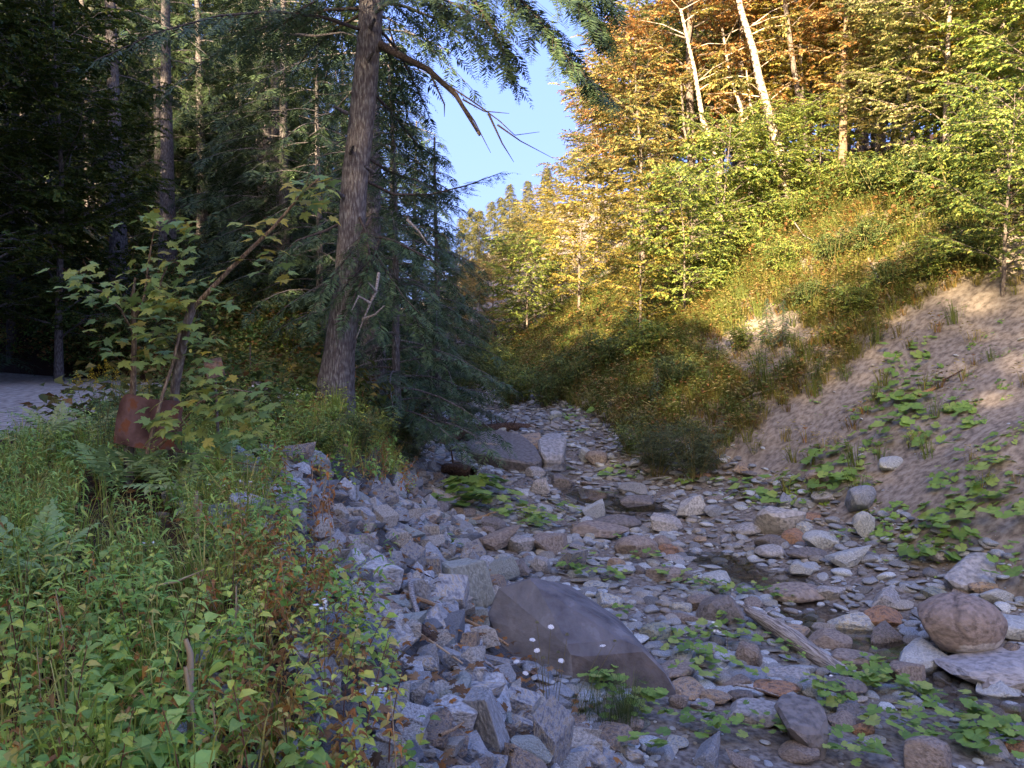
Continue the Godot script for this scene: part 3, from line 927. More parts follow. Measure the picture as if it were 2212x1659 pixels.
func scatter_stones() -> void:
	rng.seed = 77
	var tone_names := {"grey": "grey", "brown": "brown", "dark": "dark", "pale": "pale grey", "blue": "blue-grey", "tan": "tan", "white": "cream", "rust": "rusty", "green": "greenish"}
	var tone_pick := ["grey", "grey", "grey", "brown", "brown", "dark", "pale", "pale", "blue", "blue", "tan", "green", "grey", "rust", "white"]
	# creek bed: larger first
	var n := 0
	var tries := 0
	while n < 225 and tries < 9000:
		tries += 1
		var d := lerpf(6.3, 25.0, pow(rng.randf(), 1.5))
		var a := table(TOE_L, d) - 0.2
		var b := table(TOE_R, d) + 0.3
		var x := rf(a, b)
		if absf(x) > d * 0.66:
			continue
		var size := clampf(0.14 + 0.22 * pow(rng.randf(), 2.2), 0.1, 0.5) * (1.0 + 0.02 * (d - 8.0)) * lerpf(1.3, 0.8, float(n) / 225.0)
		if d < 7.6 and x > 1.2 and rng.randf() < 0.75:
			continue                                # the open sand in front
		if not clear_of(x, d, size * 0.5, 0.72):
			continue
		n += 1
		var kind := rng.randi() % 10
		var tone: String = tone_pick[rng.randi() % tone_pick.size()]
		var shape: Mesh = worn[rng.randi() % worn.size()]
		var word := "rounded"
		if kind < 3:
			shape = slabs[rng.randi() % slabs.size()]
			word = "flat"
		elif kind < 6:
			shape = blocky[rng.randi() % blocky.size()]
			word = "blocky"
		var p := on_ground(x, d, size * 0.12)
		var how_big := "small" if size < 0.2 else "middling" if size < 0.3 else "large"
		set_stone(shape, tone, p, Vector3(size * rf(0.85, 1.3), size * rf(0.65, 1.0), size * rf(0.8, 1.1)), rf(0, TAU), rf(-0.2, 0.2), where_label("%s %s %s stone" % [how_big, tone_names[tone], word], p), "stones of the creek bed")
	# cobbles and gravel, past counting
	var sets := []
	for k in pebbles.size():
		sets.append([[], []])
	var tints := [lin(0.359, 0.374, 0.363), lin(0.287, 0.269, 0.234), lin(0.205, 0.207, 0.199), lin(0.471, 0.495, 0.480), lin(0.318, 0.347, 0.357), lin(0.369, 0.341, 0.279), lin(0.389, 0.407, 0.396), lin(0.508, 0.546, 0.536), lin(0.267, 0.275, 0.268), lin(0.318, 0.330, 0.318)]
	tries = 0
	n = 0
	while n < 13000 and tries < 90000:
		tries += 1
		var d := lerpf(5.5, 42.0, pow(rng.randf(), 2.0))
		var a := table(TOE_L, d)
		var b := table(TOE_R, d) + 0.5
		var x := rf(a, b)
		if absf(x) > d * 0.68:
			continue
		var sandy := d < 7.9 and x > 1.0 + 0.3 * sin(d * 5.0)
		if sandy and rng.randf() < 0.8:
			continue
		var size := 0.025 + 0.19 * pow(rng.randf(), 2.2) * (1.0 if not sandy else 0.3)
		if size > 0.09 and not clear_of(x, d, size * 0.4, 0.5):
			continue
		n += 1
		var k := rng.randi() % pebbles.size()
		var t: Color = tints[rng.randi() % tints.size()]
		sets[k][0].append(Transform3D(rot(rf(-0.25, 0.25), rf(0, TAU), rf(-0.25, 0.25)) * Basis.from_scale(Vector3(rf(0.8, 1.5), rf(0.6, 1.0), rf(0.8, 1.2)) * size), on_ground(x, d, size * 0.12)))
		sets[k][1].append(t * rf(0.75, 1.15))
	# grit and cobbles strewn on the sand slope
	for i in 900:
		var d := rf(9.0, 30.0)
		var t := pow(rng.randf(), 1.6)
		var x := table(TOE_R, d) + t * 6.0
		var size := 0.010 + 0.10 * pow(rng.randf(), 6.0)
		var k := rng.randi() % pebbles.size()
		sets[k][0].append(Transform3D(rot(rf(-0.4, 0.4), rf(0, TAU), rf(-0.4, 0.4)) * Basis.from_scale(Vector3(rf(0.8, 1.5), rf(0.6, 1.0), rf(0.8, 1.2)) * size), on_ground(x, d, size * 0.15)))
		sets[k][1].append(Color(tints[rng.randi() % tints.size()]) * rf(0.9, 1.2))
	var pebble_mat := surface("cobble", Color.WHITE, 0.8, tex.mottle, Vector3.ONE * 1.5)
	pebble_mat.vertex_color_use_as_albedo = true
	for k in sets.size():
		stuff("cobble_gravel", pebbles[k], pebble_mat, sets[k][0], sets[k][1], "countless grey and brown cobbles and gravel of the creek bed")
	# the bank of broken rock
	n = 0
	tries = 0
	var rest := []
	for k in 8:
		rest.append([[], []])
	while n < 1500 and tries < 20000:
		tries += 1
		var d := lerpf(3.0, 24.0, pow(rng.randf(), 1.3))
		var e := table(EDGE_X, d) - (0.9 if d > 7.0 and d < 11.0 else 0.25)
		var toe := table(TOE_L, d) + 0.45
		var x := lerpf(e - 0.25, toe, pow(rng.randf(), 0.8))
		if absf(x) > d * 0.66 or (x > -0.3 and d > 6.9 and d < 9.2):
			continue
		if d > 10.0 and x < lerpf(table(EDGE_X, d), table(TOE_L, d), clampf(0.15 + (d - 10.0) * 0.12, 0, 0.7)):
			continue
		var size := rf(0.12, 0.34) * (1.1 if n < 150 else 0.8) * clampf(d / 6.5, 0.5, 1.0)
		var named := n < 230
		if named and not clear_of(x, d, size * 0.5, 0.78):
			continue
		if not named and x > -0.6 and d > 7.0 and d < 9.3:
			continue
		n += 1
		var p := on_ground(x, d, size * rf(0.02, 0.22) if named else size * rf(-0.1, 0.1))
		var b := rot(rf(-0.5, 0.5), rf(0, TAU), rf(-0.5, 0.5)) * Basis.from_scale(Vector3(rf(0.9, 1.35), rf(0.6, 0.95), rf(0.8, 1.15)) * size)
		var tone := rng.randi() % 8
		if named:
			var words := ["grey", "mid-grey", "pale grey", "dark grey", "greenish grey", "tan-grey", "brownish", "near-black"]
			var word: String = ["angular", "wedge-shaped", "square-cut", "sharp-edged"][rng.randi() % 4]
			var how_big := "small" if size < 0.22 else "middling" if size < 0.32 else "large"
			single("bank_rock", riprap[rng.randi() % riprap.size()], mats["riprap%d" % tone], where_label("%s %s %s rock" % [how_big, words[tone], word], p), "rock", Transform3D(b, p), "broken rocks of the bank")
			stone_places.append([x, d, size * 0.5])
		else:
			rest[tone][0].append(Transform3D(b, p))
			rest[tone][1].append(Color.WHITE)
	for k in 8:
		stuff("rock_rubble", riprap[(k * 5) % 14], mats["riprap%d" % k], rest[k][0], rest[k][1], "broken grey rubble filling between the larger bank rocks")


# ---------------------------------------------------------------- leaves, sprays and fronds
func leaf_shape(l: float, w: float, fold := 0.15, curl := 0.12) -> PackedVector3Array:
	var a := Vector3(-w * 0.5, fold * w, l * 0.42)
	var b := Vector3(w * 0.5, fold * w, l * 0.42)
	var t := Vector3(0, -curl * l, l)
	return PackedVector3Array([Vector3.ZERO, a, t, Vector3.ZERO, t, b])


func long_leaf(l: float, w: float, droop := 0.3, fold := 0.12) -> PackedVector3Array:   # six-sided blade, folded along its rib
	var m1 := Vector3(0, 0.06 * l, l * 0.30)
	var m2 := Vector3(0, 0.02 * l - droop * l * 0.25, l * 0.66)
	var t := Vector3(0, -droop * l, l * 0.97)
	var out := PackedVector3Array()
	for s in [-1.0, 1.0]:
		var a := m1 + Vector3(s * w * 0.5, fold * w, 0)
		var b := m2 + Vector3(s * w * 0.42, fold * w, 0)
		out.append_array([Vector3.ZERO, a, m1, m1, a, m2, a, b, m2, m2, b, t])
	return out


func toothed_leaf(l: float, w: float, teeth: int, cup: float) -> PackedVector3Array:   # coltsfoot: round heart with shallow points
	var out := PackedVector3Array()
	var c := Vector3(0, 0, l * 0.38)
	var ring := PackedVector3Array()
	var n := teeth * 2
	for i in n + 1:
		var a := lerpf(-PI * 0.94, PI * 0.94, float(i) / n)
		var r := (0.5 + 0.055 * (1 if i % 2 else -1) + 0.06 * cos(a)) * (1.0 + 0.10 * cos(3.0 * a))
		ring.append(c + Vector3(sin(a) * r * w, cup * l * (0.7 + 0.5 * sin(a * 3.0)) * r, cos(a) * r * l))
	for i in n:
		out.append_array([c, ring[i], ring[i + 1]])
	return out


func maple_leaf(l: float, cup: float) -> PackedVector3Array:
	var half := [[0.0, 0.0], [0.12, -0.08], [0.34, -0.10], [0.25, 0.05], [0.52, 0.20], [0.47, 0.26], [0.60, 0.44], [0.40, 0.42], [0.36, 0.50], [0.17, 0.42], [0.24, 0.64], [0.12, 0.66], [0.10, 0.78], [0.0, 1.0]]
	var c := Vector3(0, 0.0, 0.28 * l)
	var out := PackedVector3Array()
	for s in [-1.0, 1.0]:
		for i in half.size() - 1:
			var p := Vector3(half[i][0] * s * l, 0, half[i][1] * l)
			var q := Vector3(half[i + 1][0] * s * l, 0, half[i + 1][1] * l)
			p.y = -cup * (p - c).length_squared() / l + 0.10 * absf(p.x)
			q.y = -cup * (q - c).length_squared() / l + 0.10 * absf(q.x)
			out.append_array([c, p, q])
	return out


func spray(count: int, length: float, ll: float, lw: float, droop := 0.25) -> PackedVector3Array:
	var out := PackedVector3Array()
	for i in count:
		var t := (i + 0.6) / count
		var side := -1.0 if i % 2 else 1.0
		var p := Vector3(rf(-0.05, 0.05) * length, -droop * length * t * t, length * t)
		var b := Basis(Vector3.UP, side * deg_to_rad(rf(25, 80) * (1.1 - 0.7 * t))) * rot(rf(-0.3, 0.75), 0, rf(-0.6, 0.6))
		var s := rf(0.75, 1.2)
		out.append_array(Transform3D(b, p) * leaf_shape(ll * s, lw * s, 0.18, 0.1))
	return out


func tinted(verts: int, per: int, palette: Array, vary := 0.25) -> PackedColorArray:
	var out := PackedColorArray()
	for i in range(0, verts, per):
		var c: Color = palette[rng.randi() % palette.size()] * rf(1.0 - vary, 1.0 + vary)
		for k in mini(per, verts - i):
			out.append(c)
	return out


func hemlock_frond(l: float, pairs: int, w := 0.5) -> PackedVector3Array:
	var out := PackedVector3Array()
	for i in pairs:
		var t := (i + 0.35) / pairs
		var p := Vector3(0, -0.16 * l * t * t, l * t)
		for s in [-1.0, 1.0]:
			var r: float = w * l * (1.0 - 0.8 * t) * rf(0.6, 1.1)
			var a: float = s * deg_to_rad(rf(48, 66))
			var d := Vector3(sin(a), rf(-0.25, 0.05), cos(a)) * r
			var e := Vector3(cos(a), 0, -sin(a)) * maxf(0.011, 0.10 * r)
			out.append_array([p, p + d * 0.45 + e, p + d, p, p + d, p + d * 0.45 - e])
	var tip := Vector3(0, -0.2 * l, l * 1.06)
	out.append_array([Vector3(-0.015, -0.09 * l, l * 0.75), Vector3(0.015, -0.09 * l, l * 0.75), tip])
	return out


class Kit:                 # a set of sprays, each in a few tints
	var shapes := []
	var cols := []

	func put(into: Leaves, t: Transform3D, r: RandomNumberGenerator) -> void:
		var k := r.randi() % shapes.size()
		var c: Array = cols[k]
		into.add(t, shapes[k], c[r.randi() % c.size()])


func kit(makers: int, make: Callable, per: int, palette: Array, tints := 5, vary := 0.25, spread := 0.3) -> Kit:
	var k := Kit.new()
	for i in makers:
		var s: PackedVector3Array = make.call()
		k.shapes.append(s)
		var cc := []
		for j in tints:
			var b := rf(1.0 - spread, 1.0 + spread)
			var p := []
			for c in palette:
				p.append(Color(c) * b)
			cc.append(tinted(s.size(), per, p, vary))
		k.cols.append(cc)
	return k


# ---------------------------------------------------------------- trees
func along(pts: PackedVector3Array, t: float) -> Vector3:
	var f := clampf(t, 0, 1) * (pts.size() - 1)
	var i := mini(int(f), pts.size() - 2)
	return pts[i].lerp(pts[i + 1], f - i)


func radii(n: int, a: float, b: float, flare := 1.0) -> PackedFloat32Array:
	var r := PackedFloat32Array()
	for i in n:
		var t := float(i) / (n - 1)
		r.append(lerpf(a, b, t) * (1.0 + (flare - 1.0) * exp(-t * n * 0.9)))
	return r


func trunk_line(h: float, lean: Vector2, wob: float, n := 10) -> PackedVector3Array:
	var p := PackedVector3Array()
	for i in n:
		var t := float(i) / (n - 1)
		p.append(Vector3(lean.x * pow(t, 1.2) + wob * sin(t * 7.0 + lean.x * 5.0) * t, h * t - 0.3, lean.y * pow(t, 1.2) + wob * cos(t * 5.0 + 2.0) * t))
	return p


# a broadleaf tree: [wood mesh, leaf mesh]
func broadleaf(seed: int, h: float, r0: float, start: float, spread: float, nb: int, lean: Vector2, k: Kit, step := 0.34, up := 0.55, scale := 1.0, line := PackedVector3Array()) -> Array:
	rng.seed = seed
	var wood := Wood.new()
	var lv := Leaves.new()
	var trunk := line if line.size() else trunk_line(h, lean, 0.12 * h / 10.0)
	wood.tube(trunk, radii(trunk.size(), r0, r0 * 0.15, 1.35), 9, 0.05)
	for i in nb:
		var t := start + (1.0 - start) * pow((i + 0.6) / nb, 0.85)
		var base := along(trunk, t)
		var az := i * 2.4 + rf(-0.5, 0.5)
		var q := (t - start) / (1.0 - start)
		var length := spread * (0.35 + 0.75 * sin(PI * clampf(q * 0.82 + 0.16, 0, 1))) * rf(0.7, 1.2)
		var out := Vector3(cos(az), 0, sin(az))
		var rise := up * rf(0.6, 1.3) + q * 0.5
		var br := PackedVector3Array()
		for s in 5:
			var f := s / 4.0
			br.append(base + out * length * f + Vector3(0, (rise * f - 0.45 * up * f * f) * length, 0) + Vector3(rf(-1, 1), rf(-1, 1), rf(-1, 1)) * 0.05 * length * f)
		wood.tube(br, radii(5, maxf(r0 * 0.32 * (1.1 - t), 0.012), 0.006), 5)
		var m := maxi(2, int(length / step))
		for j in m:
			var f := lerpf(0.22, 1.0, float(j) / (m - 1))
			var p := along(br, f)
			for s in ([-1.0, 1.0] if j < m - 1 else [0.0]):
				var dir := out.rotated(Vector3.UP, s * rf(0.6, 1.3)) + Vector3(0, rf(-0.15, 0.4), 0)
				var sl: float = length * 0.42 * (1.15 - f) + 0.35
				var e: Vector3 = p + dir * sl
				wood.rod(p, e, 0.008 * scale + 0.002, 3)
				var ns := maxi(1, int(sl / (0.30 * scale)))
				for g in ns:
					var pt: Vector3 = p.lerp(e, (g + 0.35) / ns)
					var d2 := dir.rotated(Vector3.UP, rf(-0.9, 0.9)) + Vector3(0, rf(-0.35, 0.25), 0)
					k.put(lv, Transform3D(frame(d2, Vector3(rf(-0.4, 0.4), 1, rf(-0.4, 0.4))) * Basis.from_scale(Vector3.ONE * rf(0.8, 1.2) * scale), pt), rng)
	return [wood.mesh(), flat_mesh(lv.v, lv.c)]


# one bough with flat drooping fronds on side twigs
func hem_bough(wood: Wood, lv: Leaves, pts: PackedVector3Array, r: float, k: Kit, step: float, fl: float, bare := 0.2) -> void:
	wood.tube(pts, radii(pts.size(), r, 0.006), 5)
	var length := 0.0
	for i in pts.size() - 1:
		length += pts[i].distance_to(pts[i + 1])
	var m := maxi(3, int(length / step))
	for j in m:
		var f := lerpf(bare, 1.0, (j + 0.5) / m)
		var p := along(pts, f)
		var tan := (along(pts, f + 0.06) - along(pts, f - 0.06)).normalized()
		var side := tan.cross(Vector3.UP).normalized()
		for s in [-1.0, 1.0]:
			var d: Vector3 = (tan * rf(0.5, 1.0) + side * float(s) * rf(0.6, 1.1) + Vector3(0, rf(-0.45, 0.1), 0)).normalized()
			var sl := length * 0.34 * (1.08 - f) * rf(0.6, 1.2)
			var n := maxi(1, int(sl / (fl * 0.5)))
			for g in n:
				var q: Vector3 = p + d * sl * g / n + Vector3(0, -0.12 * sl * pow(float(g) / n, 2), 0)
				var d2: Vector3 = d.rotated(Vector3.UP, rf(-0.7, 0.7)) + Vector3(0, rf(-0.6, 0.05), 0)
				k.put(lv, Transform3D(frame(d2, Vector3(rf(-0.3, 0.3), 1, rf(-0.3, 0.3))) * Basis.from_scale(Vector3.ONE * fl * rf(0.75, 1.25)), q), rng)
			if sl > fl * 0.7:
				wood.rod(p, p + d * sl, 0.006, 3)
	var e := (pts[-1] - pts[-2]).normalized()
	k.put(lv, Transform3D(frame(e + Vector3(0, -0.2, 0)) * Basis.from_scale(Vector3.ONE * fl * 1.2), pts[-1] - e * fl * 0.2), rng)


func hemlock(seed: int, h: float, r0: float, start: float, spread: float, nb: int, k: Kit, step: float, fl: float, lean := Vector2.ZERO, top := 0.12, dead := 0, line := PackedVector3Array()) -> Array:
	rng.seed = seed
	var wood := Wood.new()
	var lv := Leaves.new()
	var trunk := line if line.size() else trunk_line(h, lean, 0.05)
	wood.tube(trunk, radii(trunk.size(), r0, 0.03, 1.45), 12, 0.035)
	for i in dead:
		var p := along(trunk, rf(0.08, start))
		var az := rf(0, TAU)
		var l := rf(0.4, 1.7)
		var d := Vector3(cos(az), rf(-0.35, 0.1), sin(az))
		wood.tube(PackedVector3Array([p, p + d * l * 0.5 + Vector3(0, 0.05, 0), p + d * l + Vector3(0, -0.12 * l, 0)]), PackedFloat32Array([0.022, 0.014, 0.005]), 4)
	for i in nb:
		var q := (i + 0.5) / nb
		var t := start + (1.0 - start) * q
		var base := along(trunk, t)
		var az := i * 2.4 + rf(-0.4, 0.4)
		var length := spread * (top + (1.0 - top) * pow(1.0 - q, 0.8)) * rf(0.65, 1.15)
		var out := Vector3(cos(az), 0, sin(az))
		var rise := rf(-0.1, 0.3)
		var br := PackedVector3Array()
		for s in 6:
			var f := s / 5.0
			br.append(base + out.rotated(Vector3.UP, 0.25 * f * sin(i * 1.3)) * length * f + Vector3(0, (rise * f - 0.42 * f * f) * length, 0))
		hem_bough(wood, lv, br, 0.012 + 0.02 * length / 3.0, k, step, fl)
	return [wood.mesh(), flat_mesh(lv.v, lv.c)]


func place_tree(called: String, label: String, category: String, group: String, shape: Array, bark: String, leaves: Material, p: Vector3, turn := 0.0, scale := 1.0, stretch := 1.0) -> Node3D:
	var o := thing(called, label, category, p, turn, group)
	o.scale = Vector3(scale, scale * stretch, scale)
	part(o, "trunk", shape[0], mats[bark])
	part(o, "crown", shape[1], leaves, Transform3D.IDENTITY, "stuff")
	return o


var wood_marks := []
var kits := {}
var protos := {}


func build_tree_kits() -> void:
	rng.seed = 4
	var orange := [lin(0.460, 0.223, 0.086), lin(0.420, 0.254, 0.086), lin(0.520, 0.284, 0.098), lin(0.281, 0.223, 0.098), lin(0.360, 0.274, 0.086), lin(0.200, 0.213, 0.107)]
	var gold := [lin(0.374, 0.315, 0.094), lin(0.262, 0.265, 0.094), lin(0.411, 0.305, 0.094), lin(0.187, 0.226, 0.083)]
	var green := [lin(0.119, 0.171, 0.066), lin(0.163, 0.214, 0.075), lin(0.239, 0.267, 0.085)]
	var yellow := [lin(0.440, 0.348, 0.073), lin(0.344, 0.320, 0.073), lin(0.230, 0.263, 0.073), lin(0.421, 0.291, 0.073)]
	var lime := [lin(0.212, 0.295, 0.067), lin(0.280, 0.335, 0.067), lin(0.136, 0.216, 0.067), lin(0.339, 0.344, 0.090)]
	var olive := [lin(0.293, 0.310, 0.118), lin(0.381, 0.373, 0.151), lin(0.220, 0.264, 0.084), lin(0.440, 0.373, 0.168)]
	var rusty := [lin(0.277, 0.205, 0.101), lin(0.240, 0.256, 0.084), lin(0.315, 0.171, 0.101), lin(0.129, 0.256, 0.084)]
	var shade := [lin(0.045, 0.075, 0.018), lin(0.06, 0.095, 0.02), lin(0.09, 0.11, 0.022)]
	var pale := [lin(0.36, 0.27, 0.10), lin(0.30, 0.25, 0.09), lin(0.24, 0.24, 0.09), lin(0.40, 0.27, 0.12)]
	for p in [["orange", orange], ["gold", gold], ["green", green], ["yellow", yellow], ["lime", lime], ["rusty", rusty], ["shade", shade], ["pale", pale]]:
		kits[p[0]] = kit(4, func(): return spray(28, 0.6, 0.115, 0.078), 6, p[1])
	kits.olive = kit(4, func(): return spray(26, 0.5, 0.11, 0.085, 0.1), 6, olive)
	kits.bush = kit(4, func(): return spray(12, 0.35, 0.085, 0.05), 6, lime)
	kits.bush_green = kit(4, func(): return spray(12, 0.35, 0.085, 0.05), 6, green)
	kits.willow = kit(4, func(): return spray(18, 0.40, 0.10, 0.016, 0.15), 6, [lin(0.10, 0.13, 0.07), lin(0.13, 0.16, 0.08), lin(0.08, 0.10, 0.055)])
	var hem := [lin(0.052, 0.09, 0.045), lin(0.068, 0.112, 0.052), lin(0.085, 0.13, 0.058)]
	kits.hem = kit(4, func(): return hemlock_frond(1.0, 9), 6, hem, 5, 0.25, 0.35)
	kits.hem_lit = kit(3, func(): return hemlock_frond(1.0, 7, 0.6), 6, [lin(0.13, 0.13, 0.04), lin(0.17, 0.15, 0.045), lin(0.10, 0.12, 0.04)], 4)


func build_protos() -> void:
	protos.orange = [broadleaf(11, 17, 0.20, 0.30, 3.6, 34, Vector2(-0.8, 0.3), kits.orange), broadleaf(12, 15, 0.16, 0.25, 3.0, 30, Vector2(0.5, 0.2), kits.orange)]
	protos.gold = [broadleaf(13, 16, 0.17, 0.28, 3.2, 32, Vector2(-0.5, 0.4), kits.gold), broadleaf(14, 12, 0.13, 0.2, 2.8, 28, Vector2(0.4, 0), kits.gold)]
	protos.green = [broadleaf(15, 15, 0.17, 0.22, 3.2, 32, Vector2(-0.4, 0.4), kits.green)]
	protos.yellow = [broadleaf(16, 10, 0.10, 0.15, 2.5, 28, Vector2(-0.3, 0), kits.yellow)]
	protos.olive = [broadleaf(17, 14, 0.085, 0.08, 2.4, 46, Vector2(0.2, 0), kits.olive, 0.3, 0.8)]
	protos.lime = [broadleaf(18, 7, 0.07, 0.08, 2.3, 30, Vector2(0.2, 0.1), kits.lime, 0.32, 0.7)]
	protos.rusty = [broadleaf(19, 15, 0.18, 0.25, 3.2, 30, Vector2(-0.4, 0), kits.rusty)]
	protos.pale = [broadleaf(20, 14, 0.16, 0.2, 3.0, 30, Vector2(0.3, 0), kits.pale)]
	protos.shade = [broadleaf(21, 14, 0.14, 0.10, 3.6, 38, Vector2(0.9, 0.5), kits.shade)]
	protos.hemlock = [hemlock(31, 22, 0.28, 0.14, 3.9, 74, kits.hem, 0.40, 0.75, Vector2(0.3, 0.2), 0.15, 16), hemlock(32, 24, 0.30, 0.36, 3.4, 52, kits.hem, 0.45, 0.65, Vector2(-0.2, 0.3), 0.12, 24), hemlock(35, 19, 0.24, 0.05, 4.0, 80, kits.hem, 0.40, 0.8, Vector2(0.2, -0.2), 0.15, 0), hemlock(36, 22, 0.26, 0.36, 4.0, 72, kits.hem, 0.40, 0.8, Vector2(0.1, 0.1), 0.2, 6)]
	protos.young_hemlock = [hemlock(33, 9, 0.11, 0.05, 2.6, 80, kits.hem, 0.26, 0.46, Vector2(0.1, 0), 0.10, 0)]
	protos.lit_hemlock = [hemlock(34, 15, 0.2, 0.06, 3.4, 80, kits.hem_lit, 0.45, 1.1, Vector2(0.1, 0), 0.06, 0)]
	protos.shrub = []
	for p in [["bush", 41], ["bush_green", 42], ["willow", 43]]:
		rng.seed = p[1]
		var wood := Wood.new()
		var lv := Leaves.new()
		for i in 16:
			var az := i * 2.4
			var d := Vector3(cos(az) * rf(0.2, 0.9), 1.2, sin(az) * rf(0.2, 0.9)).normalized()
			var l := rf(0.8, 1.5)
			wood.rod(Vector3(cos(az), 0, sin(az)) * 0.08 - Vector3(0, 0.1, 0), d * l, 0.012, 4)
			for g in 12:
				var q := d * l * lerpf(0.25, 1.0, g / 11.0)
				var d2 := Vector3(rf(-1, 1), rf(-0.2, 0.5), rf(-1, 1))
				kits[p[0]].put(lv, Transform3D(frame(d2, Vector3(rf(-0.4, 0.4), 1, rf(-0.4, 0.4))) * Basis.from_scale(Vector3.ONE * rf(0.8, 1.2)), q), rng)
		protos.shrub.append([wood.mesh(), flat_mesh(lv.v, lv.c)])


func build_forest() -> void:
	var lm := leaf_material("leaf")
	var needles := leaf_material("needles", Color.WHITE, 0.35)
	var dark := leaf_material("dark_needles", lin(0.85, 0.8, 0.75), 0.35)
	build_tree_kits()
	build_protos()
	rng.seed = 9
	# the hemlock wood beyond the road, and behind the camera the wood whose shade lies over the creek
	var spots := [[255, 560, 30.0, 0], [362, 470, 36.0, 1]]
	var p0 := at(258, 600, 30.5)
	place_tree("hemlock_tree", "tall bare-trunked hemlock at the near edge of the dark wood across the road", "hemlock", "hemlocks of the dark wood", protos.hemlock[1], "hemlock_bark", needles, Vector3(p0.x, height(p0.x, 30.5), -30.5), 0.5)
	p0 = at(362, 520, 37.0)
	place_tree("hemlock_tree", "second bare-trunked hemlock, further into the dark wood and leaning to the creek", "hemlock", "hemlocks of the dark wood", protos.hemlock[1], "hemlock_bark", needles, Vector3(p0.x, height(p0.x, 37.0), -37.0), 2.5, 1.05)
	for l in [[258, 30.5, "the first bare trunk"], [362, 37.0, "the second bare trunk"], [720, 15.0, "the great hemlock"], [120, 25.0, "the leafy roadside tree"], [-30, 23.0, "the road's leafy far bank"], [560, 40.0, "the gap behind the sapling's long shoot"], [690, 60.0, "the far young hemlocks"]]:
		wood_marks.append([at(l[0], 600, l[1]), l[2]])
	var n := 0
	for i in 2500:
		if n >= 110:
			break
		var d := rf(14, 95)
		var rr := table(ROAD_R, d)
		var x := -6.0 - 48.0 * pow(rng.randf(), 1.3)
		var px := 1106 + x / d * FOCAL
		if px < -300 or (px > 110 and px < 560 and d < 46) or (x < rr + 1.5 and x > rr - 8.4) or (x > rr and d < 26) or (px > 640 and d < 50) or px > 800:
			continue
		if not clear_of(x, d, 1.5, 1.0):
			continue
		stone_places.append([x, d, 1.5])
		n += 1
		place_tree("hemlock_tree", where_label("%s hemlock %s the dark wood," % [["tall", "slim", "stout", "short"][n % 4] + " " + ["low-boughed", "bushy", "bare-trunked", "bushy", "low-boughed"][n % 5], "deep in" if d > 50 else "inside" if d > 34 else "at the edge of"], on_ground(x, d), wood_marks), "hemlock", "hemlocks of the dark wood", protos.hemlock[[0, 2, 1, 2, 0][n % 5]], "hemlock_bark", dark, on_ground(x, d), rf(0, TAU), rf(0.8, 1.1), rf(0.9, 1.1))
	for s in [[-17.5, 12], [-22, 9], [-16, 4], [-21, 1], [-27, 5], [-16, -4], [-24, -6], [-17, -12], [-12.8, -17], [-20, -18], [-7.2, -19], [-3.5, -21], [1.5, -20], [-10, -24], [-5.5, -16], [-1, -16.5], [2.5, -18], [-9, -20], [-13, -22], [-14.8, -8], [-14.4, -14], [-15, -20.5], [-14.6, 2], [-14.6, 7], [-13.4, -9.5], [-13.2, -12.5], [-16.5, -18.5], [-18.5, -15], [-11.5, -19], [-8.5, -17], [-19.5, 23], [-22, 20], [-25, 24], [-23, 27.5], [-28, 27], [-30, 21], [-12, -22], [-13.5, -25], [-6.5, -22], [-16.5, -22.5], [-18, -7], [-21, -11], [-25, -1], [-23, 3], [-19.5, 6], [-18, 9.5], [-23, 13], [-20, 15], [-26, 10], [-30, 6], [-33, -2], [-28, -9], [-34, 10], [-30, 16], [-36, 16], [-26, -14], [-30, -4], [-31, 12], [-27, 18]]:
		place_tree("hemlock_tree", "hemlock of the wood standing behind the viewer", "hemlock", "hemlocks behind the viewer", protos.hemlock[3 if s[1] < -8 else [0, 2][int(s[0] * 7) & 1]], "hemlock_bark", needles, on_ground(s[0], s[1]), rf(0, TAU), rf(1.25, 1.4), 0.70)
	for s in [[60, 47], [115, 50], [170, 53], [215, 48], [262, 51], [310, 55], [352, 49], [395, 52], [440, 47], [480, 51], [520, 48], [560, 53], [600, 50], [140, 60], [240, 62], [330, 64], [420, 60], [500, 62], [580, 60]]:
		var p := at(s[0], 600, s[1])
		n += 1
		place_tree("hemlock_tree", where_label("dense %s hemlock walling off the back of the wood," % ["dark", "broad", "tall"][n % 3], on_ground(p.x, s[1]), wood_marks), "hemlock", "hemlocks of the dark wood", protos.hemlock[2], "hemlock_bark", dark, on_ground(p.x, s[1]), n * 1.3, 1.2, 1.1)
	# broadleaf trees at the road's far edge
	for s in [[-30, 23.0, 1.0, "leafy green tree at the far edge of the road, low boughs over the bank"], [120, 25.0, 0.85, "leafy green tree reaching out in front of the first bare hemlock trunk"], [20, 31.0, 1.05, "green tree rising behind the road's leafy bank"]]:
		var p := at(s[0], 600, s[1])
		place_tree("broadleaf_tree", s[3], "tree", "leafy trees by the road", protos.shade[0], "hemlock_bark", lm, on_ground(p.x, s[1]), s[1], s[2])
	# undergrowth in the dark wood and on its bank
	for i in 70:
		var d := rf(16, 50)
		var x := table(ROAD_R, d) - rf(7.2, 16) if d < 24 else rf(-0.7 * d, -6.5)
		if x < table(ROAD_R, d) + 0.8 and x > table(ROAD_R, d) - 7.0:
			continue
		place_tree("shrub", where_label("%s %s shrub under the wood," % [["small", "broad", "ragged"][i % 3], ("dark green" if i % 4 else "dull yellow")], on_ground(x, d), wood_marks), "shrub", "shrubs under the dark wood", protos.shrub[1 if i % 4 else 0], "hemlock_bark", leaf_material("leaf_shade", lin(0.5, 0.5, 0.5)), on_ground(x, d), rf(0, TAU), rf(0.7, 1.6))
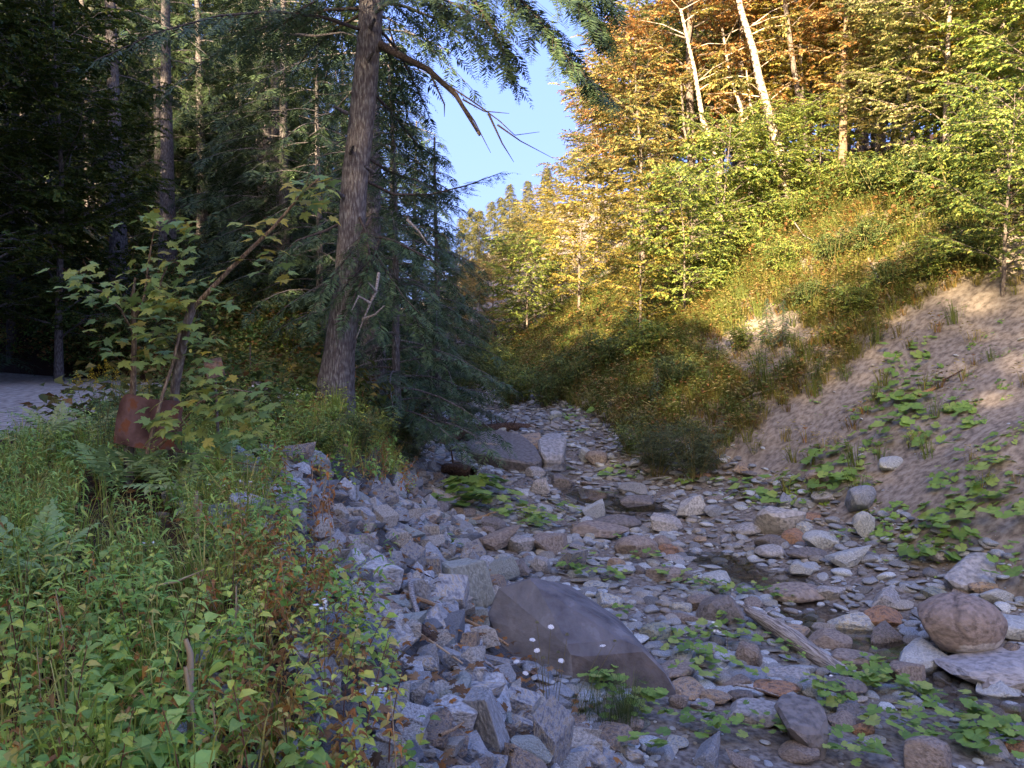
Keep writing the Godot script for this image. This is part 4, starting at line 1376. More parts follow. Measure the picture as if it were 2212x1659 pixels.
	# young hemlocks upstream of the great one
	for s in [[858, 17.8, 0.95, "slim young hemlock just upstream of the great hemlock, dense to the ground"], [945, 22.5, 0.92, "young hemlock whose boughs lean out over the rocks"], [790, 23.0, 1.15, "young hemlock behind the great trunk"], [985, 30.0, 0.6, "small hemlock where the creek narrows"], [690, 27.0, 1.2, "young hemlock at the road's creek side, behind the weeds"], [850, 30.0, 1.35, "taller young hemlock further up the creek"], [895, 38.0, 1.25, "young hemlock deep in the creek's shade"], [1035, 46.0, 0.55, "dark little hemlock under the yellow trees up the creek"]]:
		var p := at(s[0], 700, s[1])
		place_tree("young_hemlock", s[3], "hemlock", "young hemlocks by the creek", protos.young_hemlock[0], "hemlock_bark", needles, on_ground(p.x, s[1]), s[1] * 3.0, s[2])
	place_tree("hemlock_tree", "second hemlock trunk standing close behind the great hemlock", "hemlock", "", protos.hemlock[1], "hemlock_bark", needles, on_ground(at(835, 500, 19.5).x - 0.35, 19.5), 1.0, 0.85)
	# the lit wood on the slope over the creek
	var lit := "trees of the sunlit hillside"
	var T := func(called: String, label: String, kind: String, k: int, u: float, v: float, d: float, scale: float, bark: String, turn: float, sink := 0.0) -> void:
		var p := at(u, v, d)
		var g := on_ground(p.x, d, -sink)
		place_tree(called, label, "tree", lit, protos[kind][k], bark, lm, g, turn, scale)
	T.call("maple_tree", "big orange maple, tallest against the sky over the creek", "orange", 0, 1500, 430, 38.0, 1.15, "grey_bark", 0.4)
	T.call("maple_tree", "orange maple between the big maple and the white birch", "orange", 1, 1600, 420, 42.0, 1.15, "grey_bark", 2.0)
	T.call("maple_tree", "slim orange maple rising from the crest upslope of the white birch", "orange", 1, 1818, 440, 29.0, 0.92, "tan_bark", 1.2)
	T.call("maple_tree", "golden maple standing below the big orange one", "gold", 1, 1390, 560, 36.0, 0.9, "grey_bark", 3.0)
	T.call("broadleaf_tree", "green and gold tree behind the white birch", "gold", 0, 1690, 390, 45.0, 1.15, "grey_bark", 4.4)
	T.call("broadleaf_tree", "green tree in the wood above the crest, behind the slim orange maple", "green", 0, 1900, 430, 36.0, 1.1, "grey_bark", 0.9)
	T.call("aspen_tree", "slender aspen with pale trunk and small olive-gold leaves on the crest", "olive", 0, 2040, 540, 22.5, 0.95, "pale_bark", 2.2)
	T.call("aspen_tree", "second aspen with thin olive leaves, just downslope of the pale-trunked one", "olive", 0, 1955, 520, 25.0, 0.8, "pale_bark", 0.3)
	T.call("aspen_tree", "third aspen further back in the wood", "olive", 0, 2110, 430, 30.0, 1.05, "grey_bark", 5.1)
	T.call("young_tree", "bright yellow-green young tree at the crest of the sand slope", "lime", 0, 2170, 545, 17.2, 0.62, "grey_bark", 1.1)
	T.call("young_tree", "yellow-green sapling behind the bright one on the crest", "lime", 0, 2260, 520, 19.5, 0.9, "grey_bark", 2.6)
	T.call("broadleaf_tree", "green tree closing the wood above the sand slope", "green", 0, 2190, 420, 27.0, 0.95, "grey_bark", 3.3)
	T.call("broadleaf_tree", "drooping yellow tree above the bright young one", "yellow", 0, 2150, 480, 23.0, 1.0, "grey_bark", 1.7)
	T.call("young_tree", "bright yellow young maple at the bottom of the lit slope", "yellow", 0, 1385, 740, 27.5, 0.56, "grey_bark", 0.2)
	T.call("young_tree", "yellow maple standing behind the bright one at the slope's foot", "yellow", 0, 1250, 730, 42.0, 0.75, "grey_bark", 2.4)
	T.call("young_tree", "lime-green sapling on the lit slope under the birch", "lime", 0, 1560, 560, 30.0, 0.8, "grey_bark", 0.7)
	T.call("young_tree", "lime-green sapling left of the fallen twigs on the slope", "lime", 0, 1480, 640, 27.0, 0.7, "grey_bark", 3.7)
	T.call("young_tree", "green sapling crowding the foot of the white birch", "lime", 0, 1660, 470, 31.0, 0.62, "grey_bark", 5.0)
	T.call("young_tree", "sapling on the crest between the birch and the slim orange maple", "lime", 0, 1770, 480, 30.0, 0.5, "grey_bark", 1.9)
	T.call("maple_tree", "rust-red maple where the wood meets the sky", "rusty", 0, 1290, 560, 56.0, 0.85, "grey_bark", 0.8)
	T.call("maple_tree", "dull green and red maple beside the rust-red one", "rusty", 0, 1240, 600, 66.0, 0.68, "grey_bark", 2.9)
	T.call("maple_tree", "orange maple under the rust-red one", "orange", 1, 1385, 520, 47.0, 0.9, "grey_bark", 4.0)
	T.call("maple_tree", "gold maple between the rust-red and the big orange ones", "gold", 0, 1420, 480, 50.0, 1.0, "grey_bark", 5.5)
	T.call("aspen_tree", "bushy aspen filling the gap behind the pale-trunked one", "olive", 0, 2000, 470, 28.0, 0.9, "pale_bark", 1.4)
	T.call("young_tree", "gold-green young tree on the crest downslope of the aspens", "gold", 1, 1890, 500, 27.5, 0.5, "grey_bark", 0.4)
	T.call("young_tree", "lime young tree among the aspens", "lime", 0, 2080, 480, 24.5, 0.85, "grey_bark", 3.0)
	T.call("broadleaf_tree", "gold tree deep in the wood between aspens and slim orange maple", "gold", 0, 1930, 400, 33.0, 0.95, "grey_bark", 2.1)
	T.call("broadleaf_tree", "green tree deep in the wood behind the aspens", "green", 0, 2060, 400, 34.0, 0.95, "grey_bark", 4.1)
	T.call("young_tree", "yellow sapling under the slim orange maple", "yellow", 0, 1850, 470, 30.0, 0.45, "grey_bark", 5.2)
	var lit_marks := []
	for l in [[1500, 38.0, "the big orange maple"], [1708, 31.0, "the leaning white birch"], [1818, 29.0, "the slim orange maple"], [2040, 22.5, "the pale-trunked aspen"], [2170, 17.2, "the bright tree on the crest"], [1290, 56.0, "the rust-red maple"], [1385, 27.5, "the bright yellow young maple"], [1240, 80.0, "the skyline gap"], [1900, 60.0, "the wood's dark inside"]]:
		lit_marks.append([at(l[0], 500, l[1]), l[2]])
	rng.seed = 15
	n = 0
	for i in 600:
		if n >= 58:
			break
		var d := rf(26, 95)
		var x := table(TOE_R, d) + rf(1.5, 34)
		var px := 1106 + x / d * FOCAL
		if px > 2450 or px - 4.2 / d * FOCAL < 1195 + (60 - d) * 1.5 or (d < 34 and px < 1850) or (x > table(TOE_R, d) + 12 and d < 34 and rng.randf() < 0.3):
			continue
		if not clear_of(x, d, 1.2, 1.0):
			continue
		stone_places.append([x, d, 1.2])
		var pick: String = ["gold", "green", "orange", "gold", "yellow", "green", "pale", "lime"][rng.randi() % 8]
		var names_ := {"gold": "gold and green tree", "green": "green tree", "orange": "orange maple", "yellow": "yellow tree", "pale": "pale tan tree", "lime": "yellow-green sapling"}
		n += 1
		place_tree("broadleaf_tree", where_label("%s in the lit wood," % names_[pick], on_ground(x, d), lit_marks), "tree", "%ss filling the lit hillside wood" % names_[pick], protos[pick][n % protos[pick].size()], "grey_bark", lm, on_ground(x, d), rf(0, TAU), rf(0.75, 1.15) * (1.0 if d < 60 else 1.1))
	# across the end of the valley
	for s in [[1010, 62.0, "pale", 0.5, "pale yellow tree under the far hemlocks at the valley's end"], [1065, 58.0, "pale", 0.48, "pale tan tree beside the pale yellow one at the valley's end"], [1120, 66.0, "gold", 0.55, "pale green-gold tree before the far hemlocks"], [1170, 56.0, "gold", 0.52, "gold-green tree where creek and hillside meet"], [1215, 50.0, "yellow", 0.75, "yellow tree leaning over the end of the creek"], [985, 54.0, "pale", 0.45, "tan tree touching the hemlock boughs at the valley's end"], [1140, 47.0, "lime", 0.9, "lime-green sapling over the narrow creek"]]:
		var p := at(s[0], 700, s[1])
		place_tree("broadleaf_tree", s[4], "tree", "trees across the end of the valley", protos[s[2]][0], "grey_bark", lm, on_ground(p.x, s[1], -0.4), s[1], s[3])
	var far_marks := []
	for l in [[985, 54.0, "the tan tree"], [1010, 62.0, "the pale yellow tree"], [1120, 66.0, "the green-gold tree"], [1290, 56.0, "the rust-red maple"], [1060, 140.0, "the valley's end"], [1160, 100.0, "the skyline gap"]]:
		far_marks.append([at(l[0], 600, l[1]), l[2]])
	for s in [[1035, 96.0, 1.2], [1000, 105.0, 1.25], [1085, 110.0, 1.15], [1118, 104.0, 1.0], [1060, 120.0, 1.2], [1140, 118.0, 1.1], [960, 92.0, 1.2], [1180, 108, 1.1], [1020, 128.0, 1.3], [1100, 132.0, 1.2]]:
		var p := at(s[0], 600, s[1])
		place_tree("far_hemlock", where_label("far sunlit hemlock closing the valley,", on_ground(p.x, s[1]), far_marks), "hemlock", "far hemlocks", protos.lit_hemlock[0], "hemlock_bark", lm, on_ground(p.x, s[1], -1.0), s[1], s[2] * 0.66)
	build_birches(lm)
	build_great_hemlock(needles)
	build_slope_shrubs(lm)


func build_birches(lm: Material) -> void:
	var line := PackedVector3Array([at(1708, 430, 31), at(1692, 360, 31), at(1668, 270, 31), at(1640, 170, 31), at(1628, 110, 31), at(1600, 20, 31), at(1585, -60, 31), at(1560, -180, 31)])
	var list := [
		[line, 0.21, "birch_bark", "leaning white birch, stoutest pale trunk of the lit hillside", 14],
		[PackedVector3Array([at(1750, 400, 34), at(1738, 280, 34), at(1715, 150, 34), at(1695, 0, 34), at(1690, -120, 34)]), 0.17, "grey_bark", "bare grey-pink trunk beside the leaning white birch", 10],
		[PackedVector3Array([at(1622, 410, 35), at(1612, 330, 35), at(1600, 230, 35), at(1575, 160, 35), at(1560, 60, 35)]), 0.12, "birch_bark", "thin pale birch below the leaning one", 10],
		[PackedVector3Array([at(1641, 370, 36), at(1634, 300, 36), at(1620, 220, 36), at(1612, 150, 36)]), 0.09, "birch_bark", "thinnest pale birch, short and bent", 8],
		[PackedVector3Array([at(1554, 350, 34), at(1534, 300, 34), at(1518, 260, 34), at(1500, 150, 34), at(1470, 20, 34)]), 0.17, "birch_bark", "pale thick trunk half hidden under the big orange maple", 10],
		[PackedVector3Array([at(1499, 390, 36), at(1490, 330, 36), at(1478, 280, 36), at(1470, 160, 36)]), 0.10, "grey_bark", "grey trunk with bare side twigs below the orange maple", 9],
		[PackedVector3Array([at(1730, 395, 32), at(1733, 340, 32)]), 0.09, "birch_bark", "broken pale stump trunk next to the leaning birch", 0],
	]
	for s in list:
		var pts: PackedVector3Array = s[0]
		var base := pts[0]
		var g := on_ground(base.x, -base.z, -0.3)
		var local := PackedVector3Array([Vector3.ZERO])
		if g.y < base.y - 0.1:
			local.append(base - g)
		for i in range(1, pts.size()):
			local.append(pts[i] - g)
		rng.seed = int(base.x * 1000)
		var wood := Wood.new()
		wood.tube(local, radii(local.size(), s[1], s[1] * (0.35 if s[4] else 0.85), 1.15), 10, 0.03)
		var lv := Leaves.new()
		for i in int(s[4]):
			var q := along(local, rf(0.35, 1.0))
			var az := rf(0, TAU)
			var l := rf(0.8, 2.6)
			var d := Vector3(cos(az), rf(0.1, 0.5), sin(az))
			var e := q + d * l
			wood.tube(PackedVector3Array([q, q + d * l * 0.5 + Vector3(0, 0.12, 0), e]), PackedFloat32Array([0.03, 0.02, 0.006]), 4)
			if i % 6:
				for j in 9:
					var d2 := Vector3(rf(-1, 1), rf(-0.3, 0.4), rf(-1, 1))
					(kits.gold if i % 2 else kits.orange).put(lv, Transform3D(frame(d2) * Basis.from_scale(Vector3.ONE * rf(0.8, 1.2)), q.lerp(e, rf(0.4, 1.05))), rng)
		var o := thing("birch_tree", s[3], "birch", g, 0, "pale trunks on the lit hillside")
		part(o, "trunk", wood.mesh(), mats[s[2]])
		if lv.v.size():
			part(o, "crown", flat_mesh(lv.v, lv.c), lm, Transform3D.IDENTITY, "stuff")


func build_great_hemlock(needles: Material) -> void:
	var d := 15.0
	var foot := on_ground(at(722, 880, d).x, d)
	var o := thing("great_hemlock", "great leaning hemlock with grey lichened trunk standing on the bank between road and creek", "hemlock", foot)
	var line := PackedVector3Array([Vector3(0, -0.3, 0)])
	for q in [[724, 830], [732, 760], [742, 690], [752, 620], [756, 540], [762, 460], [768, 380], [777, 300], [786, 200], [797, 90], [803, 0], [812, -140], [822, -330], [832, -560], [838, -800], [842, -1050]]:
		line.append(at(q[0], q[1], d) - foot)
	var rad := PackedFloat32Array([0.42, 0.34, 0.28, 0.262, 0.252, 0.243, 0.238, 0.232, 0.227, 0.22, 0.21, 0.215, 0.2, 0.17, 0.13, 0.08, 0.03])
	var wood := Wood.new()
	wood.tube(line, rad, 18, 0.03)
	part(o, "trunk", wood.mesh(), mats.hemlock_bark)
	rng.seed = 55
	# knots and stubs
	for q in [[795, 130], [757, 330], [750, 245], [805, 372], [741, 425], [800, 60]]:
		var w := Wood.new()
		var p := at(q[0], q[1], d - 0.2) - foot
		w.rod(p, p + Vector3(rf(-0.2, 0.2), 0.06, 0.22), 0.045, 6)
		part(o, "stub", w.mesh(), mats.hemlock_bark)
	# upper boughs, most of them above the frame, spreading and hanging over the creek
	for i in 30:
		var t := lerpf(0.62, 0.99, (i + 0.5) / 30.0)
		var base := along(line, t)
		var az := i * 2.4
		if base.y < 8.5 and absf(sin(az * 0.5)) < 0.25:
			continue
		var length := lerpf(4.6, 0.8, (t - 0.62) / 0.37) * rf(0.8, 1.1)
		var out := Vector3(cos(az), 0, sin(az))
		var br := PackedVector3Array()
		for s in 6:
			var f := s / 5.0
			br.append(base + out * length * f + Vector3(0, (0.12 * f - 0.45 * f * f) * length, 0))
		bough(o, br, 0.035, 0.30, 0.42, needles)
	# boughs seen in the frame: [points as (u, v, distance)]
	for b in [
		[[818, -330, 15], [960, -170, 14.2], [1090, -40, 13.6], [1165, 45, 13.2], [1235, 135, 12.9], [1330, 225, 12.6]],
		[[812, -160, 15], [870, -70, 14.6], [940, 0, 14], [1010, 60, 13.6], [1060, 120, 13.3]],
		[[820, -300, 15], [980, -220, 13.5], [1130, -140, 12.5], [1250, -60, 12], [1340, 20, 11.8]],
		[[800, -60, 15.2], [850, 10, 16], [905, 60, 17], [940, 110, 18]],
		[[806, -100, 15], [740, -40, 15.4], [680, 30, 16], [620, 110, 16.6]],
		[[798, 20, 15.2], [730, 60, 16], [660, 120, 17], [610, 190, 17.5]],
		[[765, 480, 15.2], [820, 560, 14.8], [870, 640, 14.6], [930, 700, 14.5]],
		[[757, 560, 15], [700, 620, 14.6], [660, 700, 14.4]],
		[[752, 600, 15.1], [800, 650, 14.4], [830, 720, 14.2]],
		[[762, 470, 15.2], [700, 500, 14.8], [640, 520, 14.5], [600, 560, 14.4]],
		[[800, 470, 14.9], [770, 530, 14.4], [730, 580, 14.1], [690, 640, 14.0]],
		[[800, 560, 14.8], [760, 600, 14.3], [720, 650, 14.1]],
		[[820, 520, 14.8], [790, 590, 14.2], [760, 650, 14.0], [735, 700, 13.9]],
		[[764, 440, 15.2], [790, 500, 14.5], [800, 560, 14.2], [790, 600, 14.1]],
		[[760, 500, 15.2], [850, 520, 15.0], [930, 560, 15.0], [985, 620, 15.2]],
		[[755, 540, 15.2], [830, 600, 15.0], [900, 690, 14.8], [930, 770, 14.8]],
		[[770, 380, 15.2], [850, 420, 15.6], [930, 420, 16], [1010, 400, 16.2], [1085, 372, 16.4]],
		[[776, 330, 15.2], [840, 370, 15.8], [900, 390, 16.2], [960, 430, 16.5]],
		[[815, -200, 15], [930, -90, 13.8], [1030, 10, 13.0], [1080, 90, 12.7], [1110, 170, 12.6]],
		[[822, -330, 15], [1050, -200, 13], [1180, -90, 12.3], [1260, 10, 12.0], [1310, 80, 11.9]],
		[[810, -60, 15.2], [720, -20, 14.4], [650, 20, 14.0], [580, 80, 13.8]],
		[[800, 40, 15.2], [860, 110, 15.8], [900, 190, 16.4], [930, 260, 16.8]],
		[[790, 180, 15.2], [850, 250, 16], [900, 310, 16.6], [940, 340, 17]],
	]:
		var br := PackedVector3Array()
		for q in b:
			br.append(at(q[0], q[1], q[2]) - foot)
		bough(o, br, 0.035, 0.20, 0.38, needles)
	# the dead limb
	var w2 := Wood.new()
	var limb := PackedVector3Array([at(818, 95, 15) - foot, at(860, 118, 14.6) - foot, at(925, 150, 14.2) - foot, at(985, 205, 13.9) - foot, at(1036, 292, 13.6) - foot])
	w2.tube(limb, PackedFloat32Array([0.075, 0.065, 0.05, 0.04, 0.022]), 8, 0.05)
	for q in [[[965, 182, 14], [1030, 225, 13.6], [1080, 262, 13.4], [1112, 292, 13.3], [1165, 285, 13.1]], [[1055, 245, 13.5], [1085, 310, 13.3], [1110, 350, 13.2]], [[925, 150, 14.2], [960, 225, 13.8], [960, 252, 13.7]], [[1000, 215, 13.8], [1045, 240, 13.5], [1100, 245, 13.3]], [[1075, 270, 13.4], [1125, 305, 13.2], [1195, 342, 13.0]], [[1030, 282, 13.6], [1018, 262, 13.5]], [[860, 118, 14.6], [840, 60, 14.4], [850, 20, 14.3]], [[985, 205, 13.9], [1025, 262, 13.7], [1060, 330, 13.5]]]:
		var pts := PackedVector3Array()
		for e in q:
			pts.append(at(e[0], e[1], e[2]) - foot)
		w2.tube(pts, radii(pts.size(), 0.02, 0.004), 4)
	part(o, "dead_limb", w2.mesh(), mats.bough_bark)
	# a dead grey branch caught in the low boughs
	var w3 := Wood.new()
	for q in [[[880, 475, 13.8], [905, 500, 13.6], [925, 530, 13.5]], [[818, 590, 13.6], [812, 630, 13.4], [800, 655, 13.4], [785, 690, 13.4], [770, 730, 13.5]], [[800, 655, 13.4], [775, 640, 13.3], [760, 670, 13.3]], [[785, 690, 13.4], [810, 680, 13.2], [830, 660, 13.2]], [[812, 630, 13.4], [795, 610, 13.2]], [[600, 70, 15.4], [680, 78, 15.3], [740, 70, 15.2], [790, 85, 15.1]]]:
		var pts := PackedVector3Array()
		for e in q:
			pts.append(at(e[0], e[1], e[2]) - foot)
		w3.tube(pts, radii(pts.size(), 0.03, 0.008), 5)
	part(o, "dead_branch", w3.mesh(), mats.dead_wood)


func bough(o: Node3D, br: PackedVector3Array, r: float, step: float, fl: float, needles: Material) -> void:
	var w := Wood.new()
	var lv := Leaves.new()
	hem_bough(w, lv, br, r, kits.hem, step, fl)
	var b := part(o, "bough", w.mesh(), mats.bough_bark)
	part(b, "needles", flat_mesh(lv.v, lv.c), needles, Transform3D.IDENTITY, "stuff")


func build_slope_shrubs(lm: Material) -> void:
	rng.seed = 23
	var dull := leaf_material("leaf_dull", lin(0.75, 0.8, 0.75))
	# shrubs one can tell apart
	for s in [[1420, 1030, 2, 1.0, "grey-green willow bush at the water's edge below the dark bank"], [1500, 1040, 2, 1.0, "second willow bush just downstream along the gravel edge"], [1365, 985, 1, 0.7, "leafy green bush on the bank above the pool"], [1180, 880, 1, 1.1, "dark green bush at the bend of the creek behind the log jam"], [1235, 850, 1, 1.2, "dense dull bush above the log jam on the slope side"], [1130, 870, 0, 1.0, "yellow-brown bush standing in the creek's bend"], [1395, 790, 0, 1.2, "yellowish bush at the foot of the lit slope"], [1320, 810, 1, 1.2, "green bush between the log jam and the lit slope"], [1460, 850, 1, 0.9, "dull green bush in the shade under the lit grass"], [850, 960, 2, 0.9, "blue-green feathery bush hanging over the bank rocks"], [880, 1010, 2, 0.8, "blue-green feathery bush lower on the bank"], [815, 960, 0, 0.45, "brown and yellow bush between the great hemlock and the rock bank"], [900, 870, 1, 0.9, "dark bush under the young hemlocks"], [990, 800, 1, 1.2, "dark bush at the narrow end of the creek"], [1070, 800, 1, 1.2, "shaded bush overhanging the far creek"], [1600, 760, 0, 0.6, "small bush in the sunny grass of the slope"], [1750, 680, 1, 0.7, "low green bush on the slope in the dappled light"], [1850, 690, 0, 0.7, "orange-tinged bush near the top of the sand slope"], [1930, 640, 1, 0.7, "dark small-leaved bush on the crest of the sand slope"], [1800, 580, 1, 0.8, "dark bush hanging over the bare sand edge"], [2020, 620, 0, 0.8, "yellowing bush under the aspen on the crest"], [2120, 590, 1, 0.8, "bush overhanging the top of the sand slope"], [1690, 600, 0, 0.9, "golden bush beside the fallen twigs"], [1560, 640, 0, 1.0, "lime bush in full sun on the slope"], [1640, 560, 0, 1.0, "lime bush at the crest below the birches"], [1720, 500, 0, 1.1, "bushy growth hiding the foot of the white birch"], [1880, 560, 1, 0.9, "green bush on the crest above the sand scar"], [1500, 600, 0, 1.1, "yellow-green bush under the golden maple"], [1850, 440, 0, 1.2, "yellow-green bush below the slim orange maple"], [1905, 432, 1, 1.2, "green bush on the crest between maple and aspens"], [1955, 440, 0, 1.1, "yellow-green bush at the second aspen's foot"], [2005, 435, 1, 1.3, "green bush between the two aspens"], [2065, 440, 0, 1.2, "yellow-green bush beside the pale aspen trunk"], [1780, 430, 0, 1.1, "yellowish bush between birch and slim maple"], [985, 850, 1, 1.0, "dark bush narrowing the far creek on the road side"], [1112, 850, 1, 1.1, "dark bush narrowing the far creek under the slope"], [1015, 828, 1, 1.3, "dark bush closing the view up the creek"], [1085, 826, 0, 1.2, "yellow-brown bush closing the view up the creek"], [1050, 818, 1, 1.6, "tallest dark bush where the creek disappears"], [1005, 872, 1, 0.9, "dark low bush beside the far bend of the creek"], [1098, 880, 1, 0.9, "dark low bush leaning over the far bend from the slope"], [1062, 842, 1, 1.0, "dark bush standing in the bend itself"], [860, 980, 1, 0.7, "green bush on the bank between hemlock and rocks"], [770, 985, 1, 0.6, "low green bush at the upper rim of the loose rocks"], [700, 1010, 0, 0.5, "yellowish low bush at the upper rim of the loose rocks"]]:
		var p := ground_on(s[0], s[1])
		place_tree("bush", s[4], "bush", "bushes of the creek banks", protos.shrub[s[2]], "stem", dull if s[2] == 1 else lm, p, rf(0, TAU), s[3])
	# small pines on the slope
	for s in [[1655, 745, "small dark pine sapling on the shaded slope"], [1690, 750, "second small pine sapling beside the first"], [1420, 880, "pale green pine seedling on the dark bank"]]:
		var p := ground_on(s[0], s[1])
		place_tree("pine_sapling", s[2], "pine", "pine saplings on the slope", protos.young_hemlock[0], "hemlock_bark", leaf_material("needles", Color.WHITE, 0.35), p, rf(0, TAU), 0.13, 1.0)


# ---------------------------------------------------------------- small plants
func grass_tuft(seed: int, blades: int, h: float, w: float, bend: float, spread: float) -> PackedVector3Array:
	rng.seed = seed
	var out := PackedVector3Array()
	for i in blades:
		var az := rf(0, TAU)
		var o := Vector3(cos(az), 0, sin(az))
		var p := o * rf(0, spread)
		var side := Vector3(-sin(az), 0, cos(az)) * w * rf(0.7, 1.2)
		var l := h * rf(0.5, 1.15)
		var b := bend * rf(0.3, 1.2)
		var q1 := p + Vector3(0, l * 0.45, 0) + o * b * l * 0.18
		var q2 := p + Vector3(0, l * 0.8, 0) + o * b * l * 0.5
		var q3 := p + Vector3(0, l * (1.0 - 0.25 * b), 0) + o * b * l
		out.append_array([p - side, p + side, q1 + side * 0.8, p - side, q1 + side * 0.8, q1 - side * 0.8, q1 - side * 0.8, q1 + side * 0.8, q2 + side * 0.5, q1 - side * 0.8, q2 + side * 0.5, q2 - side * 0.5, q2 - side * 0.5, q2 + side * 0.5, q3])
	return out


var grass_green := [lin(0.217, 0.306, 0.047), lin(0.285, 0.376, 0.063), lin(0.365, 0.411, 0.073), lin(0.467, 0.411, 0.104)]
var grass_dry := [lin(0.490, 0.411, 0.104), lin(0.365, 0.340, 0.073), lin(0.262, 0.306, 0.052), lin(0.593, 0.482, 0.146)]


# a leafy stem: [stem mesh, array of leaf transforms, leaf choice numbers]
func herb(seed: int, h: float, pairs: int, opposite: bool, spread: float, lean: float) -> Array:
	rng.seed = seed
	var wood := Wood.new()
	var leaves := []
	var az0 := rf(0, TAU)
	var line := PackedVector3Array()
	for i in 6:
		var t := i / 5.0
		line.append(Vector3(cos(az0) * lean * t * t, h * t - 0.04 * (1 - t), sin(az0) * lean * t * t))
	wood.tube(line, radii(6, 0.0045, 0.0015), 5)
	for i in pairs:
		var t := lerpf(0.2, 1.0, pow((i + 0.5) / pairs, 0.85))
		var p := along(line, t)
		var az := i * (PI / 2 if opposite else 2.4) + rf(-0.3, 0.3)
		for s in ([0.0, PI] if opposite else [0.0]):
			var d := Vector3(cos(az + s), rf(-0.25, 0.5), sin(az + s))
			leaves.append(Transform3D(frame(d, Vector3(rf(-0.35, 0.35), 1, rf(-0.35, 0.35))) * Basis.from_scale(Vector3.ONE * spread * rf(0.7, 1.15) * (1.0 - 0.45 * t * t)), p + d.normalized() * 0.008))
	return [wood.mesh(), leaves]


func kept_low(x: float, d: float) -> bool:      # the gravel shoulder of the road and the trodden spot before the rusty sheet stay open
	if d > 7.0 and d < 20.0 and x < table(ROAD_R, d) + 1.1:
		return true
	return d > 5.6 and d < 8.2 and x / d > -0.53 and x / d < -0.40


